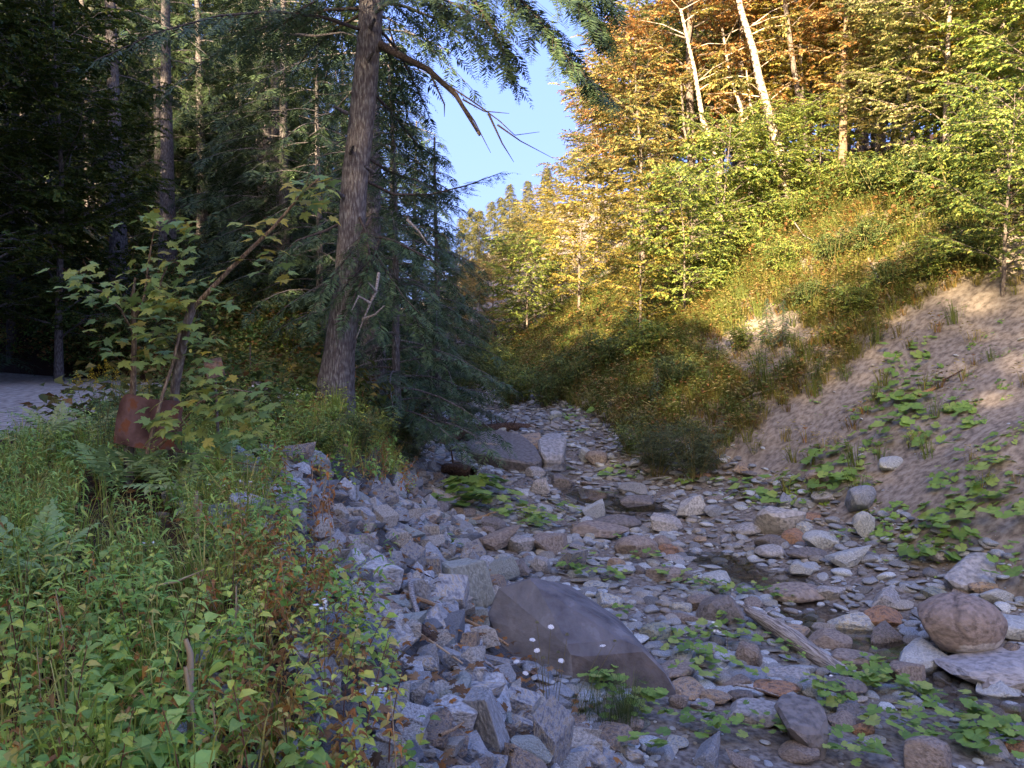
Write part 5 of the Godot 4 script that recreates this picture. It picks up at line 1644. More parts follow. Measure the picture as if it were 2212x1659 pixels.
func build_ground_cover() -> void:
	var lm := leaf_material("leaf")
	rng.seed = 61
	# grass: green and half dry tufts on the verge, the road edge and the slope
	var tufts := []
	for k in 4:
		var v := grass_tuft(600 + k, 18, [0.45, 0.6, 0.35, 0.5][k], 0.0045, [0.7, 0.5, 1.0, 0.9][k], 0.07)
		tufts.append(flat_mesh(v, tinted(v.size(), 15, grass_green if k < 2 else grass_dry, 0.3)))
	var sets := [[[], []], [[], []], [[], []], [[], []]]
	for i in 2600:
		var d := lerpf(2.0, 30.0, pow(rng.randf(), 1.2))
		if d < 5.0 and rng.randf() < 0.5:
			continue
		var e := table(EDGE_X, d)
		if d > 9.5:
			e = lerpf(e, table(TOE_L, d), clampf(0.1 + (d - 9.5) * 0.12, 0, 0.65))
		var x := lerpf(maxf(table(ROAD_R, d) + 0.1, -0.75 * d), e - 0.1, rng.randf())
		if absf(x) > d * 0.72 or (kept_low(x, d) and rng.randf() < 0.9):
			continue
		var k := rng.randi() % 4
		sets[k][0].append(Transform3D(rot(rf(-0.2, 0.2), rf(0, TAU), rf(-0.2, 0.2)) * Basis.from_scale(Vector3.ONE * rf(0.5, 1.0)), on_ground(x, d)))
		sets[k][1].append(Color.WHITE * rf(0.65, 1.15))
	for k in 4:
		stuff("grass", tufts[k], lm, sets[k][0], sets[k][1], "long green and half dry grass on the verge between road and creek")
	# the grassy herbs of the slope
	rng.seed = 62
	var herbs := []
	for k in 4:
		var v := grass_tuft(620 + k, 26, [0.34, 0.28, 0.42, 0.25][k], 0.006, [0.9, 0.6, 0.5, 0.8][k], 0.16)
		var pal: Array = [[lin(0.20, 0.20, 0.05), lin(0.26, 0.24, 0.06), lin(0.15, 0.17, 0.04)], [lin(0.30, 0.24, 0.08), lin(0.24, 0.22, 0.06), lin(0.34, 0.27, 0.12)], [lin(0.12, 0.17, 0.04), lin(0.17, 0.20, 0.05)], [lin(0.28, 0.19, 0.06), lin(0.20, 0.19, 0.05), lin(0.34, 0.17, 0.06)]][k]
		var c := tinted(v.size(), 15, pal, 0.3)
		for j in 16:
			var s := leaf_shape(rf(0.06, 0.11), rf(0.03, 0.06))
			var p := Vector3(rf(-0.18, 0.18), rf(0.08, 0.4), rf(-0.18, 0.18))
			v.append_array(Transform3D(rot(rf(-0.5, 0.3), rf(0, TAU), rf(-0.4, 0.4)), p) * s)
			c.append_array(tinted(6, 6, pal, 0.3))
		herbs.append(flat_mesh(v, c))
	sets = [[[], []], [[], []], [[], []], [[], []]]
	for i in 15000:
		var d := lerpf(9.5, 48.0, pow(rng.randf(), 1.1))
		var a := table(TOE_R, d)
		var w := table(CREST, d) / 0.75
		var t := rng.randf()
		var x := a + 0.1 + w * t * 1.1
		if absf(x) > d * 0.72:
			continue
		# bare sand: the scar at the frame's edge, and a grey patch lower down; thick growth towards the bend
		var p := Vector2(1106 + x / d * FOCAL, 829.5 + 99.0 + (EYE.y - height(x, d)) / d * FOCAL)
		var scar := bump_noise.get_noise_2d(x * 14.0, d * 14.0) * 0.5
		var bare := 0.0
		if d < 21.0:
			bare = clampf((19.5 - d) / 1.6 + scar * 2.0, 0, 1) * 0.97
		if t > 0.93 and d > 22 and d < 30 and scar > -0.12:
			bare = maxf(bare, 0.85)
		if d > 19 and d < 25 and t > 0.30 and t < 0.5 and scar > -0.1:
			bare = maxf(bare, 0.9)
		if rng.randf() < bare:
			continue
		var k := rng.randi() % 4
		sets[k][0].append(Transform3D(frame(Vector3(rf(-1, 1), 0, rf(-1, 1)), (slope_normal(x, d) + Vector3.UP * 1.5).normalized()) * Basis.from_scale(Vector3.ONE * rf(0.5, 1.1) * (1.0 + 0.012 * d)), on_ground(x, d)))
		sets[k][1].append(Color.WHITE * rf(0.7, 1.2))
	for k in 4:
		stuff("grass", herbs[k], lm, sets[k][0], sets[k][1], "tangled grass and small herbs on the slope over the creek")
	# leafy low growth: bank across the road, bottoms of the woods, the bank under the great hemlock, the crest
	rng.seed = 63
	var low := []
	for k in 3:
		var v := PackedVector3Array()
		var c := PackedColorArray()
		var pal: Array = [[lin(0.07, 0.12, 0.03), lin(0.10, 0.15, 0.035)], [lin(0.14, 0.14, 0.035), lin(0.20, 0.16, 0.04), lin(0.09, 0.12, 0.03)], [lin(0.17, 0.09, 0.03), lin(0.12, 0.11, 0.03), lin(0.08, 0.10, 0.03)]][k]
		for j in 60:
			var s := leaf_shape(rf(0.07, 0.14), rf(0.05, 0.09))
			var q := Vector3(rf(-0.4, 0.4), 0, rf(-0.4, 0.4))
			q.y = rf(0.05, 0.42) * (1.0 - q.length())
			v.append_array(Transform3D(rot(rf(-0.5, 0.5), rf(0, TAU), rf(-0.5, 0.5)), q) * s)
			c.append_array(tinted(6, 6, pal, 0.35))
		low.append(flat_mesh(v, c))
	sets = [[[], []], [[], []], [[], []]]
	for i in 9000:
		var d := rf(8, 75)
		var x := 0.0
		var where := rng.randi() % 10
		if where < 4:
			x = table(ROAD_R, d) - 6.9 - 12.0 * pow(rng.randf(), 1.5) if d < 26 else rf(-0.75 * d, -5.5)
			if x < table(ROAD_R, d) + 0.5 and x > table(ROAD_R, d) - 6.8:
				continue
		elif where < 6:
			if d < 11:
				continue
			x = lerpf(table(ROAD_R, d) + 0.3, table(TOE_L, d) - 0.5, rng.randf())
			if d < 21 and x > table(EDGE_X, d) + 0.2:
				continue
		else:
			if d < 20:
				continue
			x = table(TOE_R, d) + table(CREST, d) / 0.75 * 0.95 + 22.0 * pow(rng.randf(), 1.3)
			if d > 26 and rng.randf() < 0.4:
				x = table(TOE_R, d) + rf(0, 12)
		if absf(x) > d * 0.75 or (d > 11.0 and d < 15.2 and absf(x + 0.215 * d) < 0.75):
			continue
		var k := rng.randi() % 3
		sets[k][0].append(Transform3D(frame(Vector3(rf(-1, 1), 0, rf(-1, 1)), (slope_normal(x, d) + Vector3.UP).normalized()) * Basis.from_scale(Vector3(1, rf(0.8, 1.6), 1) * rf(0.7, 1.7)), on_ground(x, d)))
		sets[k][1].append(Color.WHITE * rf(0.7, 1.2))
	for i in 1500:
		var d := rf(24, 40)
		var x := rf(-0.68 * d, -6.0)
		if x < table(ROAD_R, d) + 0.3 and x > table(ROAD_R, d) - 6.7:
			continue
		var k := rng.randi() % 3
		sets[k][0].append(Transform3D(Basis(Vector3.UP, rf(0, TAU)) * Basis.from_scale(Vector3(1, rf(0.9, 1.8), 1) * rf(0.8, 1.8)), on_ground(x, d)))
		sets[k][1].append(Color.WHITE * rf(1.8, 2.6))
	for k in 3:
		stuff("undergrowth", low[k], lm, sets[k][0], sets[k][1], "low leafy undergrowth on the banks and under the trees")
	# fallen leaves
	rng.seed = 64
	var ml := maple_leaf(0.09, 0.5)
	var dead := flat_mesh(ml)
	var flat := [[], []]
	for i in 2600:
		var d := lerpf(2.0, 14.0, rng.randf())
		var x := rf(-0.65 * d, table(TOE_L, d) + 0.3)
		if x < table(ROAD_R, d):
			continue
		flat[0].append(Transform3D(rot(rf(-0.5, 0.5), rf(0, TAU), rf(-0.5, 0.5)) * Basis.from_scale(Vector3.ONE * rf(0.5, 1.0)), on_ground(x, d, 0.02 if x < table(EDGE_X, d) else rf(0.03, 0.2))))
		flat[1].append([lin(0.20, 0.11, 0.05), lin(0.28, 0.17, 0.08), lin(0.34, 0.15, 0.04), lin(0.12, 0.075, 0.04)][rng.randi() % 4] * rf(0.7, 1.2))
	stuff("fallen_leaves", dead, lm, flat[0], flat[1], "brown fallen leaves on the ground of the verge and the bank")


var herb_kinds := {}


func build_herb_kinds() -> void:
	var lm := leaf_material("leaf")
	rng.seed = 71
	# kind: [leaf meshes in tints, builds, stem material]
	var ovate := []
	for c in [[lin(0.300, 0.435, 0.075)], [lin(0.416, 0.511, 0.086)], [lin(0.560, 0.598, 0.100)], [lin(0.601, 0.620, 0.111)], [lin(0.247, 0.360, 0.086)], [lin(0.601, 0.487, 0.124)]]:
		var v := long_leaf(0.095, 0.056, 0.25, 0.14)
		ovate.append(flat_mesh(v, tinted(v.size(), 12, c, 0.08)))
	var lance := []
	for c in [[lin(0.287, 0.413, 0.100)], [lin(0.377, 0.487, 0.111)], [lin(0.469, 0.537, 0.111)], [lin(0.208, 0.325, 0.086)]]:
		var v := long_leaf(0.115, 0.021, 0.35, 0.1)
		lance.append(flat_mesh(v, tinted(v.size(), 12, c, 0.08)))
	var curled := []
	for c in [[lin(0.416, 0.174, 0.062)], [lin(0.533, 0.237, 0.062)], [lin(0.325, 0.162, 0.062)], [lin(0.601, 0.360, 0.124)]]:
		var v := long_leaf(0.07, 0.035, 1.0, 0.5)
		curled.append(flat_mesh(v, tinted(v.size(), 12, c, 0.15)))
	var broad := []
	for c in [[lin(0.247, 0.374, 0.100)], [lin(0.325, 0.474, 0.111)], [lin(0.416, 0.523, 0.124)]]:
		var v := long_leaf(0.16, 0.095, 0.35, 0.1)
		broad.append(flat_mesh(v, tinted(v.size(), 12, c, 0.08)))
	herb_kinds = {"ovate": [ovate, [], "red_stem"], "lance": [lance, [], "stem"], "curled": [curled, [], "dry_stem"], "broad": [broad, [], "stem"]}
	for k in 5:
		herb_kinds.ovate[1].append(herb(700 + k, 0.42 + 0.05 * k, 6, true, 0.95, 0.12))
		herb_kinds.lance[1].append(herb(720 + k, 0.55 + 0.06 * k, 24, false, 1.0, 0.14))
		herb_kinds.curled[1].append(herb(740 + k, 0.40 + 0.06 * k, 12, false, 0.9, 0.10))
		herb_kinds.broad[1].append(herb(760 + k, 0.28 + 0.03 * k, 5, true, 0.95, 0.06))


func herb_joined(kind: String, k: int) -> ArrayMesh:         # the same plant as one mesh, for the far ones
	var h: Array = herb_kinds[kind]
	var b: Array = h[1][k]
	var v := PackedVector3Array()
	var c := PackedColorArray()
	rng.seed = 800 + k
	for t in b[1]:
		var m: ArrayMesh = h[0][rng.randi() % h[0].size()]
		var a := m.surface_get_arrays(0)
		var av: PackedVector3Array = a[Mesh.ARRAY_VERTEX]
		v.append_array(Transform3D(t) * av)
		c.append_array(a[Mesh.ARRAY_COLOR])
	return flat_mesh(v, c)


func build_herbs() -> void:
	var lm := leaf_material("leaf")
	build_herb_kinds()
	rng.seed = 81
	var says := {"ovate": ["oval-leaved yellow-green plant", "paired oval-leaved plants of the near bank"], "lance": ["narrow-leaved green stem", "narrow-leaved stems of the near bank"], "curled": ["dead stem with curled rusty leaves", "withered stems of the near bank"], "broad": ["low broad-leaved green plant", "broad-leaved plants of the near bank"]}
	var weed_marks := []
	for l in [[400, 1550, 3.1, "the tallest dry stalk"], [570, 1545, 3.2, "the orange fallen leaves"], [700, 1305, 3.9, "the upper white asters"], [812, 1488, 4.2, "the lower white asters"], [390, 1250, 4.5, "the arching twig"], [600, 1400, 4.0, "the curled dead dock"], [80, 1600, 2.8, "the pale corner leaf"], [60, 1290, 4.4, "the low fern frond"], [310, 1180, 5.2, "the small aster"]]:
		weed_marks.append([at(l[0], l[1], l[2]), l[3]])
	# near plants, each leaf a part
	var n := 0
	for i in 700:
		if n >= 96:
			break
		var d := lerpf(2.3, 5.0, pow(rng.randf(), 0.9))
		var x := rf(-0.66 * d, table(EDGE_X, d) + 0.5)
		if not clear_of(x, d, 0.07, 0.9):
			continue
		stone_places.append([x, d, 0.07])
		n += 1
		var lean := x / d
		var kind: String = "ovate" if rng.randf() < clampf(1.2 + lean * 1.0, 0.4, 0.85) else ["lance", "broad", "broad", "curled"][rng.randi() % 4]
		var h: Array = herb_kinds[kind]
		var b: Array = h[1][rng.randi() % 5]
		var o := thing({"ovate": "oval_leaved_weed", "lance": "narrow_leaved_weed", "curled": "withered_weed", "broad": "broad_leaved_weed"}[kind], where_label(says[kind][0], on_ground(x, d), weed_marks), "plant", on_ground(x, d), rf(0, TAU), says[kind][1])
		o.rotation.x = rf(-0.15, 0.15)
		o.scale = Vector3.ONE * rf(0.7, 1.05)
		part(o, "stem", b[0], mats[h[2]])
		var tone: int = rng.randi() % h[0].size()
		for t in b[1]:
			var pick: int = tone if rng.randf() < 0.55 else rng.randi() % h[0].size()
			part(o, "leaf", h[0][pick], lm, t)
	# further ones: joined
	var places := {}
	for kind in herb_kinds:
		for k in 3:
			places[[kind, k]] = [[], []]
	for i in 2600:
		var d := lerpf(2.2, 22.0, pow(rng.randf(), 1.2)) if i > 500 else rf(2.2, 6.0)
		var e := table(EDGE_X, d)
		if d > 9.5:
			e = lerpf(e, table(TOE_L, d), clampf(0.1 + (d - 9.5) * 0.12, 0, 0.6))
		var x := lerpf(maxf(table(ROAD_R, d) + 0.2, -0.7 * d), e + (0.6 if d < 6 else 0.15), rng.randf())
		if i <= 350:
			x = e + rf(-0.9, 0.4)
		if d < 5.5 and bump_noise.get_noise_2d(x * 70.0, d * 70.0) > (0.02 if d < 3.9 else 0.15):
			continue
		if not clear_of(x, d, 0.03, 0.8 if i > 500 else 0.5) or (kept_low(x, d) and rng.randf() < 0.75):
			continue
		var lean := x / d
		var kind: String = ["lance", "ovate", "broad", "curled", "ovate", "lance", "broad", "broad"][rng.randi() % 8]
		if lean < -0.36 and d > 3.9 and rng.randf() < 0.6:
			kind = "lance"
		elif d < 3.9 and kind == "lance" and rng.randf() < 0.75:
			kind = "ovate"
		if d < 5.5 and lean > -0.42 and rng.randf() < 0.6:
			kind = "ovate"
		if absf(x - e) < 0.35 and rng.randf() < 0.4:
			kind = "curled"
		var s: Array = places[[kind, rng.randi() % 3]]
		s[0].append(Transform3D(rot(rf(-0.25, 0.25), rf(0, TAU), rf(-0.25, 0.25)) * Basis.from_scale(Vector3.ONE * rf(0.6, 1.1)), on_ground(x, d)))
		s[1].append(Color(1, 1, 1).lerp(Color(0.6, 0.8, 0.65), rng.randf()) * rf(0.8, 1.2))
	for key in places:
		stuff("weeds", herb_joined(key[0], key[1]), lm, places[key][0], places[key][1], "crowded weeds covering the verge between road and creek")
	# red-brown dead fern clumps on the rocks
	rng.seed = 82
	for s in [[690, 1160, 1.3, "clump of red-brown withered leaves at the weed edge of the rock bank"], [705, 1190, 1.0, "second red-brown withered clump just below the first"], [860, 1070, 1.1, "orange-brown dead leaves among the upper bank rocks"], [820, 1060, 0.9, "orange-brown dead leaves beside a green weed on the upper bank rocks"], [775, 890, 1.5, "rust-coloured dead bush at the foot of the great hemlock"], [800, 985, 1.3, "orange-tinged dead weed between hemlock and rocks"], [600, 1400, 1.0, "brown curled dead dock in the weeds near the viewer"], [530, 1240, 1.0, "dark red-brown dead clump inside the weeds"], [490, 1380, 0.9, "upright curled brown dead leaf stalk in the weeds"]]:
		var p := ground_on(s[0], s[1])
		var o := thing("dead_weed", s[3], "plant", p, rf(0, TAU), "withered clumps of the bank")
		for j in 3:
			var v := PackedVector3Array()
			var c := PackedColorArray()
			var b: Array = herb_kinds.curled[1][(j * 2) % 5]
			for t in b[1]:
				var m: ArrayMesh = herb_kinds.curled[0][rng.randi() % 3]
				var a := m.surface_get_arrays(0)
				var av: PackedVector3Array = a[Mesh.ARRAY_VERTEX]
				v.append_array(Transform3D(t) * av)
				c.append_array(a[Mesh.ARRAY_COLOR])
			var t2 := Transform3D(rot(rf(-0.4, 0.4), j * 2.1, rf(-0.4, 0.4)) * Basis.from_scale(Vector3.ONE * float(s[2])), Vector3(rf(-0.08, 0.08), 0, rf(-0.08, 0.08)))
			part(o, "stem", b[0], mats.dry_stem, t2)
			part(o, "foliage", flat_mesh(v, c), lm, t2, "stuff")
	# ferns
	rng.seed = 83
	var fern := []
	for k in 3:
		var v := PackedVector3Array()
		for i in 11:
			var t := (i + 0.5) / 11.0
			for sd in [-1.0, 1.0]:
				var l := 0.16 * sin(PI * clampf(t * 0.85 + 0.15, 0, 1)) * rf(0.85, 1.1)
				v.append_array(Transform3D(Basis(Vector3.UP, sd * deg_to_rad(62 - 25 * t)) * rot(0.25, 0, 0), Vector3(0, 0.14 * t - 0.24 * t * t, 0.5 * t)) * long_leaf(l, 0.036, 0.2, 0.05))
		v.append_array(Transform3D(rot(0.5, 0, 0), Vector3(0, -0.1, 0.49)) * long_leaf(0.08, 0.04))
		fern.append(flat_mesh(v, tinted(v.size(), 12, [[lin(0.30, 0.40, 0.14)], [lin(0.24, 0.34, 0.11)], [lin(0.36, 0.40, 0.15)]][k], 0.12)))
	for s in [[75, 985, "pale green fern at the gravel edge of the road"], [120, 965, "pale green fern behind the first at the road edge"], [165, 1000, "pale fern beside the road, in front of the sheet's left corner"], [245, 1075, "bright yellow-green fern under the rusty sheet"], [400, 1090, "small bright fern in the dark hollow beneath the maple sapling"], [330, 1060, "fern in the shade below the sapling stems"], [455, 1040, "fern with ragged fronds below the sapling's low leaves"], [520, 900, "light fern in the grass behind the sapling"], [80, 1290, "fern frond low among the weeds at the frame's edge"], [215, 930, "fern leaning on the sheet's post side"]]:
		var o := thing("fern", s[2], "fern", ground_on(s[0], s[1]), rf(0, TAU), "pale ferns of the verge")
		for j in 6:
			part(o, "frond", fern[rng.randi() % 3], lm, Transform3D(Basis(Vector3.UP, j * 1.05 + rf(-0.3, 0.3)) * rot(rf(-1.0, -0.4), 0, 0) * Basis.from_scale(Vector3.ONE * rf(0.9, 1.35)), Vector3(0, 0.08, 0)))


# ---------------------------------------------------------------- coltsfoot
func build_coltsfoot() -> void:
	rng.seed = 91
	var lm := leaf_material("leaf")
	var leaf := []
	for c in [lin(0.17, 0.29, 0.065), lin(0.21, 0.34, 0.075), lin(0.26, 0.38, 0.085), lin(0.13, 0.23, 0.06), lin(0.32, 0.40, 0.11)]:
		var v := toothed_leaf(1.0, 1.05, 9, rf(0.10, 0.2))
		leaf.append(flat_mesh(v, tinted(v.size(), 3, [c], 0.06)))
	var joined := []
	for k in 4:
		var v := PackedVector3Array()
		var c := PackedColorArray()
		for j in 13:
			var a := rf(0, TAU)
			var r := sqrt(rng.randf())
			var base := toothed_leaf(1.0, 1.05, 7, 0.15)
			v.append_array(Transform3D(Basis(Vector3.UP, a) * rot(rf(-0.1, 0.5), 0, rf(-0.3, 0.3)) * Basis.from_scale(Vector3.ONE * rf(0.14, 0.26)), Vector3(sin(a) * r, rf(0.02, 0.16), cos(a) * r) * Vector3(0.5, 0.6, 0.5)) * base)
			c.append_array(tinted(base.size(), base.size(), [lin(0.17, 0.29, 0.065), lin(0.22, 0.35, 0.075), lin(0.28, 0.38, 0.09)], 0.1))
		joined.append(flat_mesh(v, c))
	# [u, v, spread of the clump, leaf size, leaves]
	var near_ := [[1030, 1080, 0.6, 0.36, 34], [995, 1105, 0.45, 0.32, 22], [1070, 1112, 0.5, 0.22, 26], [1120, 1125, 0.4, 0.17, 20], [1150, 1145, 0.35, 0.16, 18], [1190, 1135, 0.35, 0.16, 16], [1210, 1110, 0.3, 0.15, 14], [1255, 1215, 0.22, 0.15, 10], [1240, 1245, 0.28, 0.11, 16], [1290, 1258, 0.3, 0.11, 16], [1330, 1262, 0.25, 0.11, 12], [1330, 1185, 0.15, 0.09, 8], [985, 1195, 0.15, 0.11, 7], [1395, 1222, 0.2, 0.12, 9], [1455, 1262, 0.25, 0.12, 12], [1500, 1280, 0.3, 0.12, 16], [1550, 1290, 0.3, 0.12, 16], [1600, 1300, 0.25, 0.11, 10], [1665, 1290, 0.22, 0.11, 9], [1690, 1305, 0.2, 0.1, 8], [1300, 1505, 0.14, 0.12, 9], [1335, 1500, 0.2, 0.13, 14], [1370, 1525, 0.22, 0.13, 14], [1345, 1560, 0.2, 0.12, 12], [1390, 1560, 0.15, 0.11, 8], [1345, 1350, 0.12, 0.1, 6], [1475, 1405, 0.22, 0.11, 12], [1500, 1440, 0.25, 0.12, 14], [1540, 1395, 0.25, 0.12, 14], [1575, 1375, 0.25, 0.11, 12], [1610, 1400, 0.2, 0.11, 9], [1540, 1450, 0.25, 0.12, 14], [1500, 1475, 0.22, 0.12, 10], [1440, 1400, 0.2, 0.1, 8], [1700, 1418, 0.18, 0.11, 9], [1715, 1440, 0.15, 0.1, 7], [1865, 1490, 0.28, 0.17, 14], [1905, 1500, 0.3, 0.16, 14], [1940, 1515, 0.25, 0.14, 12], [1890, 1450, 0.2, 0.13, 10], [1790, 1510, 0.22, 0.12, 12], [1830, 1545, 0.22, 0.12, 12], [1640, 1495, 0.12, 0.08, 6], [1480, 1570, 0.2, 0.11, 11], [1520, 1595, 0.2, 0.11, 10], [1560, 1610, 0.18, 0.11, 9], [1600, 1590, 0.15, 0.1, 7], [1690, 1600, 0.22, 0.11, 12], [1735, 1590, 0.2, 0.11, 10], [1650, 1580, 0.15, 0.1, 7], [1810, 1640, 0.25, 0.13, 14], [1860, 1655, 0.22, 0.12, 12], [1930, 1590, 0.25, 0.13, 12], [1985, 1590, 0.25, 0.14, 14], [2050, 1575, 0.25, 0.13, 13], [2090, 1565, 0.22, 0.13, 11], [2130, 1610, 0.25, 0.14, 13], [2170, 1640, 0.28, 0.15, 14], [2200, 1600, 0.25, 0.13, 12], [2000, 1640, 0.22, 0.12, 11], [2060, 1540, 0.18, 0.11, 9], [1400, 1650, 0.16, 0.14, 8], [2190, 1250, 0.35, 0.2, 12], [2010, 1215, 0.25, 0.12, 11], [1830, 1170, 0.2, 0.11, 9]]
	var k := 0
	for s in near_:
		var p := ground_on(s[0], s[1])
		k += 1
		var o := thing("coltsfoot", where_label("coltsfoot clump with %s round leaves" % ("hand-sized" if s[3] > 0.15 else "palm-sized" if s[3] > 0.115 else "small"), p), "plant", p, 0, "coltsfoot clumps of the creek bed")
		for j in int(s[4]):
			var a := rf(0, TAU)
			var r: float = s[2] * sqrt(rng.randf()) * 1.1
			var x := p.x + sin(a) * r
			var d := -p.z + cos(a) * r
			var q := on_ground(x, d, rf(0.07, 0.20) + float(s[3]) * (1.1 if s[3] > 0.18 else 0.4) * (1.0 - r / float(s[2]) * 0.6)) - p
			part(o, "leaf", leaf[rng.randi() % 5], lm, Transform3D(Basis(Vector3.UP, a + rf(-1.0, 1.0)) * rot(rf(-0.15, 0.5), 0, rf(-0.35, 0.35)) * Basis.from_scale(Vector3.ONE * float(s[3]) * rf(0.45, 1.25)), q))
	for l in [[1995, 852, "the splintered wood block"], [1927, 1010, "the flat stone high on the sand"], [1930, 700, "the dark bush on the crest"], [1700, 880, "the grey patch of the slope"], [1420, 930, "the pine seedling"], [1460, 1040, "the willow bushes"], [2150, 1080, "the sunny patch at the frame's edge"], [2080, 800, "the thin brown stick"]]:
		landmarks.append([ground_on(l[0], l[1]), l[2]])
	# clumps on the sand slope and the leafy bank, further off: leaves joined
	var far_ := [[1760, 1000], [1790, 975], [1800, 1035], [1745, 1060], [1775, 1075], [1700, 1080], [1640, 1062], [1605, 1065], [1580, 1078], [1660, 1080], [1885, 1110], [1930, 1130], [1962, 1110], [1990, 1140], [2002, 1170], [1962, 1165], [1920, 1170], [1940, 1145], [1950, 930], [1980, 920], [2000, 905], [1930, 862], [1960, 850], [1990, 838], [2020, 828], [2005, 855], [1890, 880], [1865, 895], [2050, 870], [2080, 890], [2110, 905], [2050, 935], [2100, 970], [2140, 1000], [2160, 962], [2065, 1020], [2095, 1040], [2040, 1050], [1880, 950], [1920, 955], [1245, 905], [1255, 930], [1225, 960], [1355, 1012], [1375, 1030], [1340, 1022], [1390, 1000], [1240, 880], [1310, 880], [1340, 850], [1410, 960], [1450, 990], [1700, 1050], [1730, 1030], [1810, 1010], [1840, 1060], [1860, 1040], [2030, 1100], [2070, 1130], [2120, 1090], [2100, 1140], [2160, 1120], [2060, 1180], [2010, 1190], [1960, 760], [1990, 740], [2020, 790], [1940, 800], [2140, 1050], [2180, 1060], [2180, 1090], [2090, 1090], [1900, 1010], [1850, 990], [2190, 1020], [1550, 1040], [1510, 1020], [1480, 1040]]
	for s in far_:
		var p := ground_on(s[0], s[1])
		var d := -p.z
		var o := thing("coltsfoot", where_label("coltsfoot clump on the steep bank,", p), "plant", p, 0, "coltsfoot clumps of the steep bank")
		k += 1
		o.transform.basis = frame(Vector3(rf(-1, 1), 0, rf(-1, 1)), (slope_normal(p.x, d, 0.3) + Vector3.UP * 0.4).normalized()) * Basis.from_scale(Vector3.ONE * rf(0.45, 1.1))
		part(o, "foliage", joined[k % 4], lm, Transform3D.IDENTITY, "stuff")
	var strewn := [[[], []], [[], []], [[], []], [[], []]]
	for i in 420:
		var d := rf(9.5, 26.0)
		var x := table(TOE_R, d) + rf(-0.6, 5.5)
		if bump_noise.get_noise_2d(x * 20.0, d * 20.0) < 0.05:
			continue
		strewn[i % 4][0].append(Transform3D(frame(Vector3(rf(-1, 1), 0, rf(-1, 1)), slope_normal(x, d, 0.3)) * Basis.from_scale(Vector3.ONE * rf(0.15, 0.4)), on_ground(x, d)))
		strewn[i % 4][1].append(Color.WHITE * rf(0.8, 1.1))
	for j in 4:
		stuff("ground_cover_leaves", joined[j], lm, strewn[j][0], strewn[j][1], "small coltsfoot seedlings strewn over the bank")


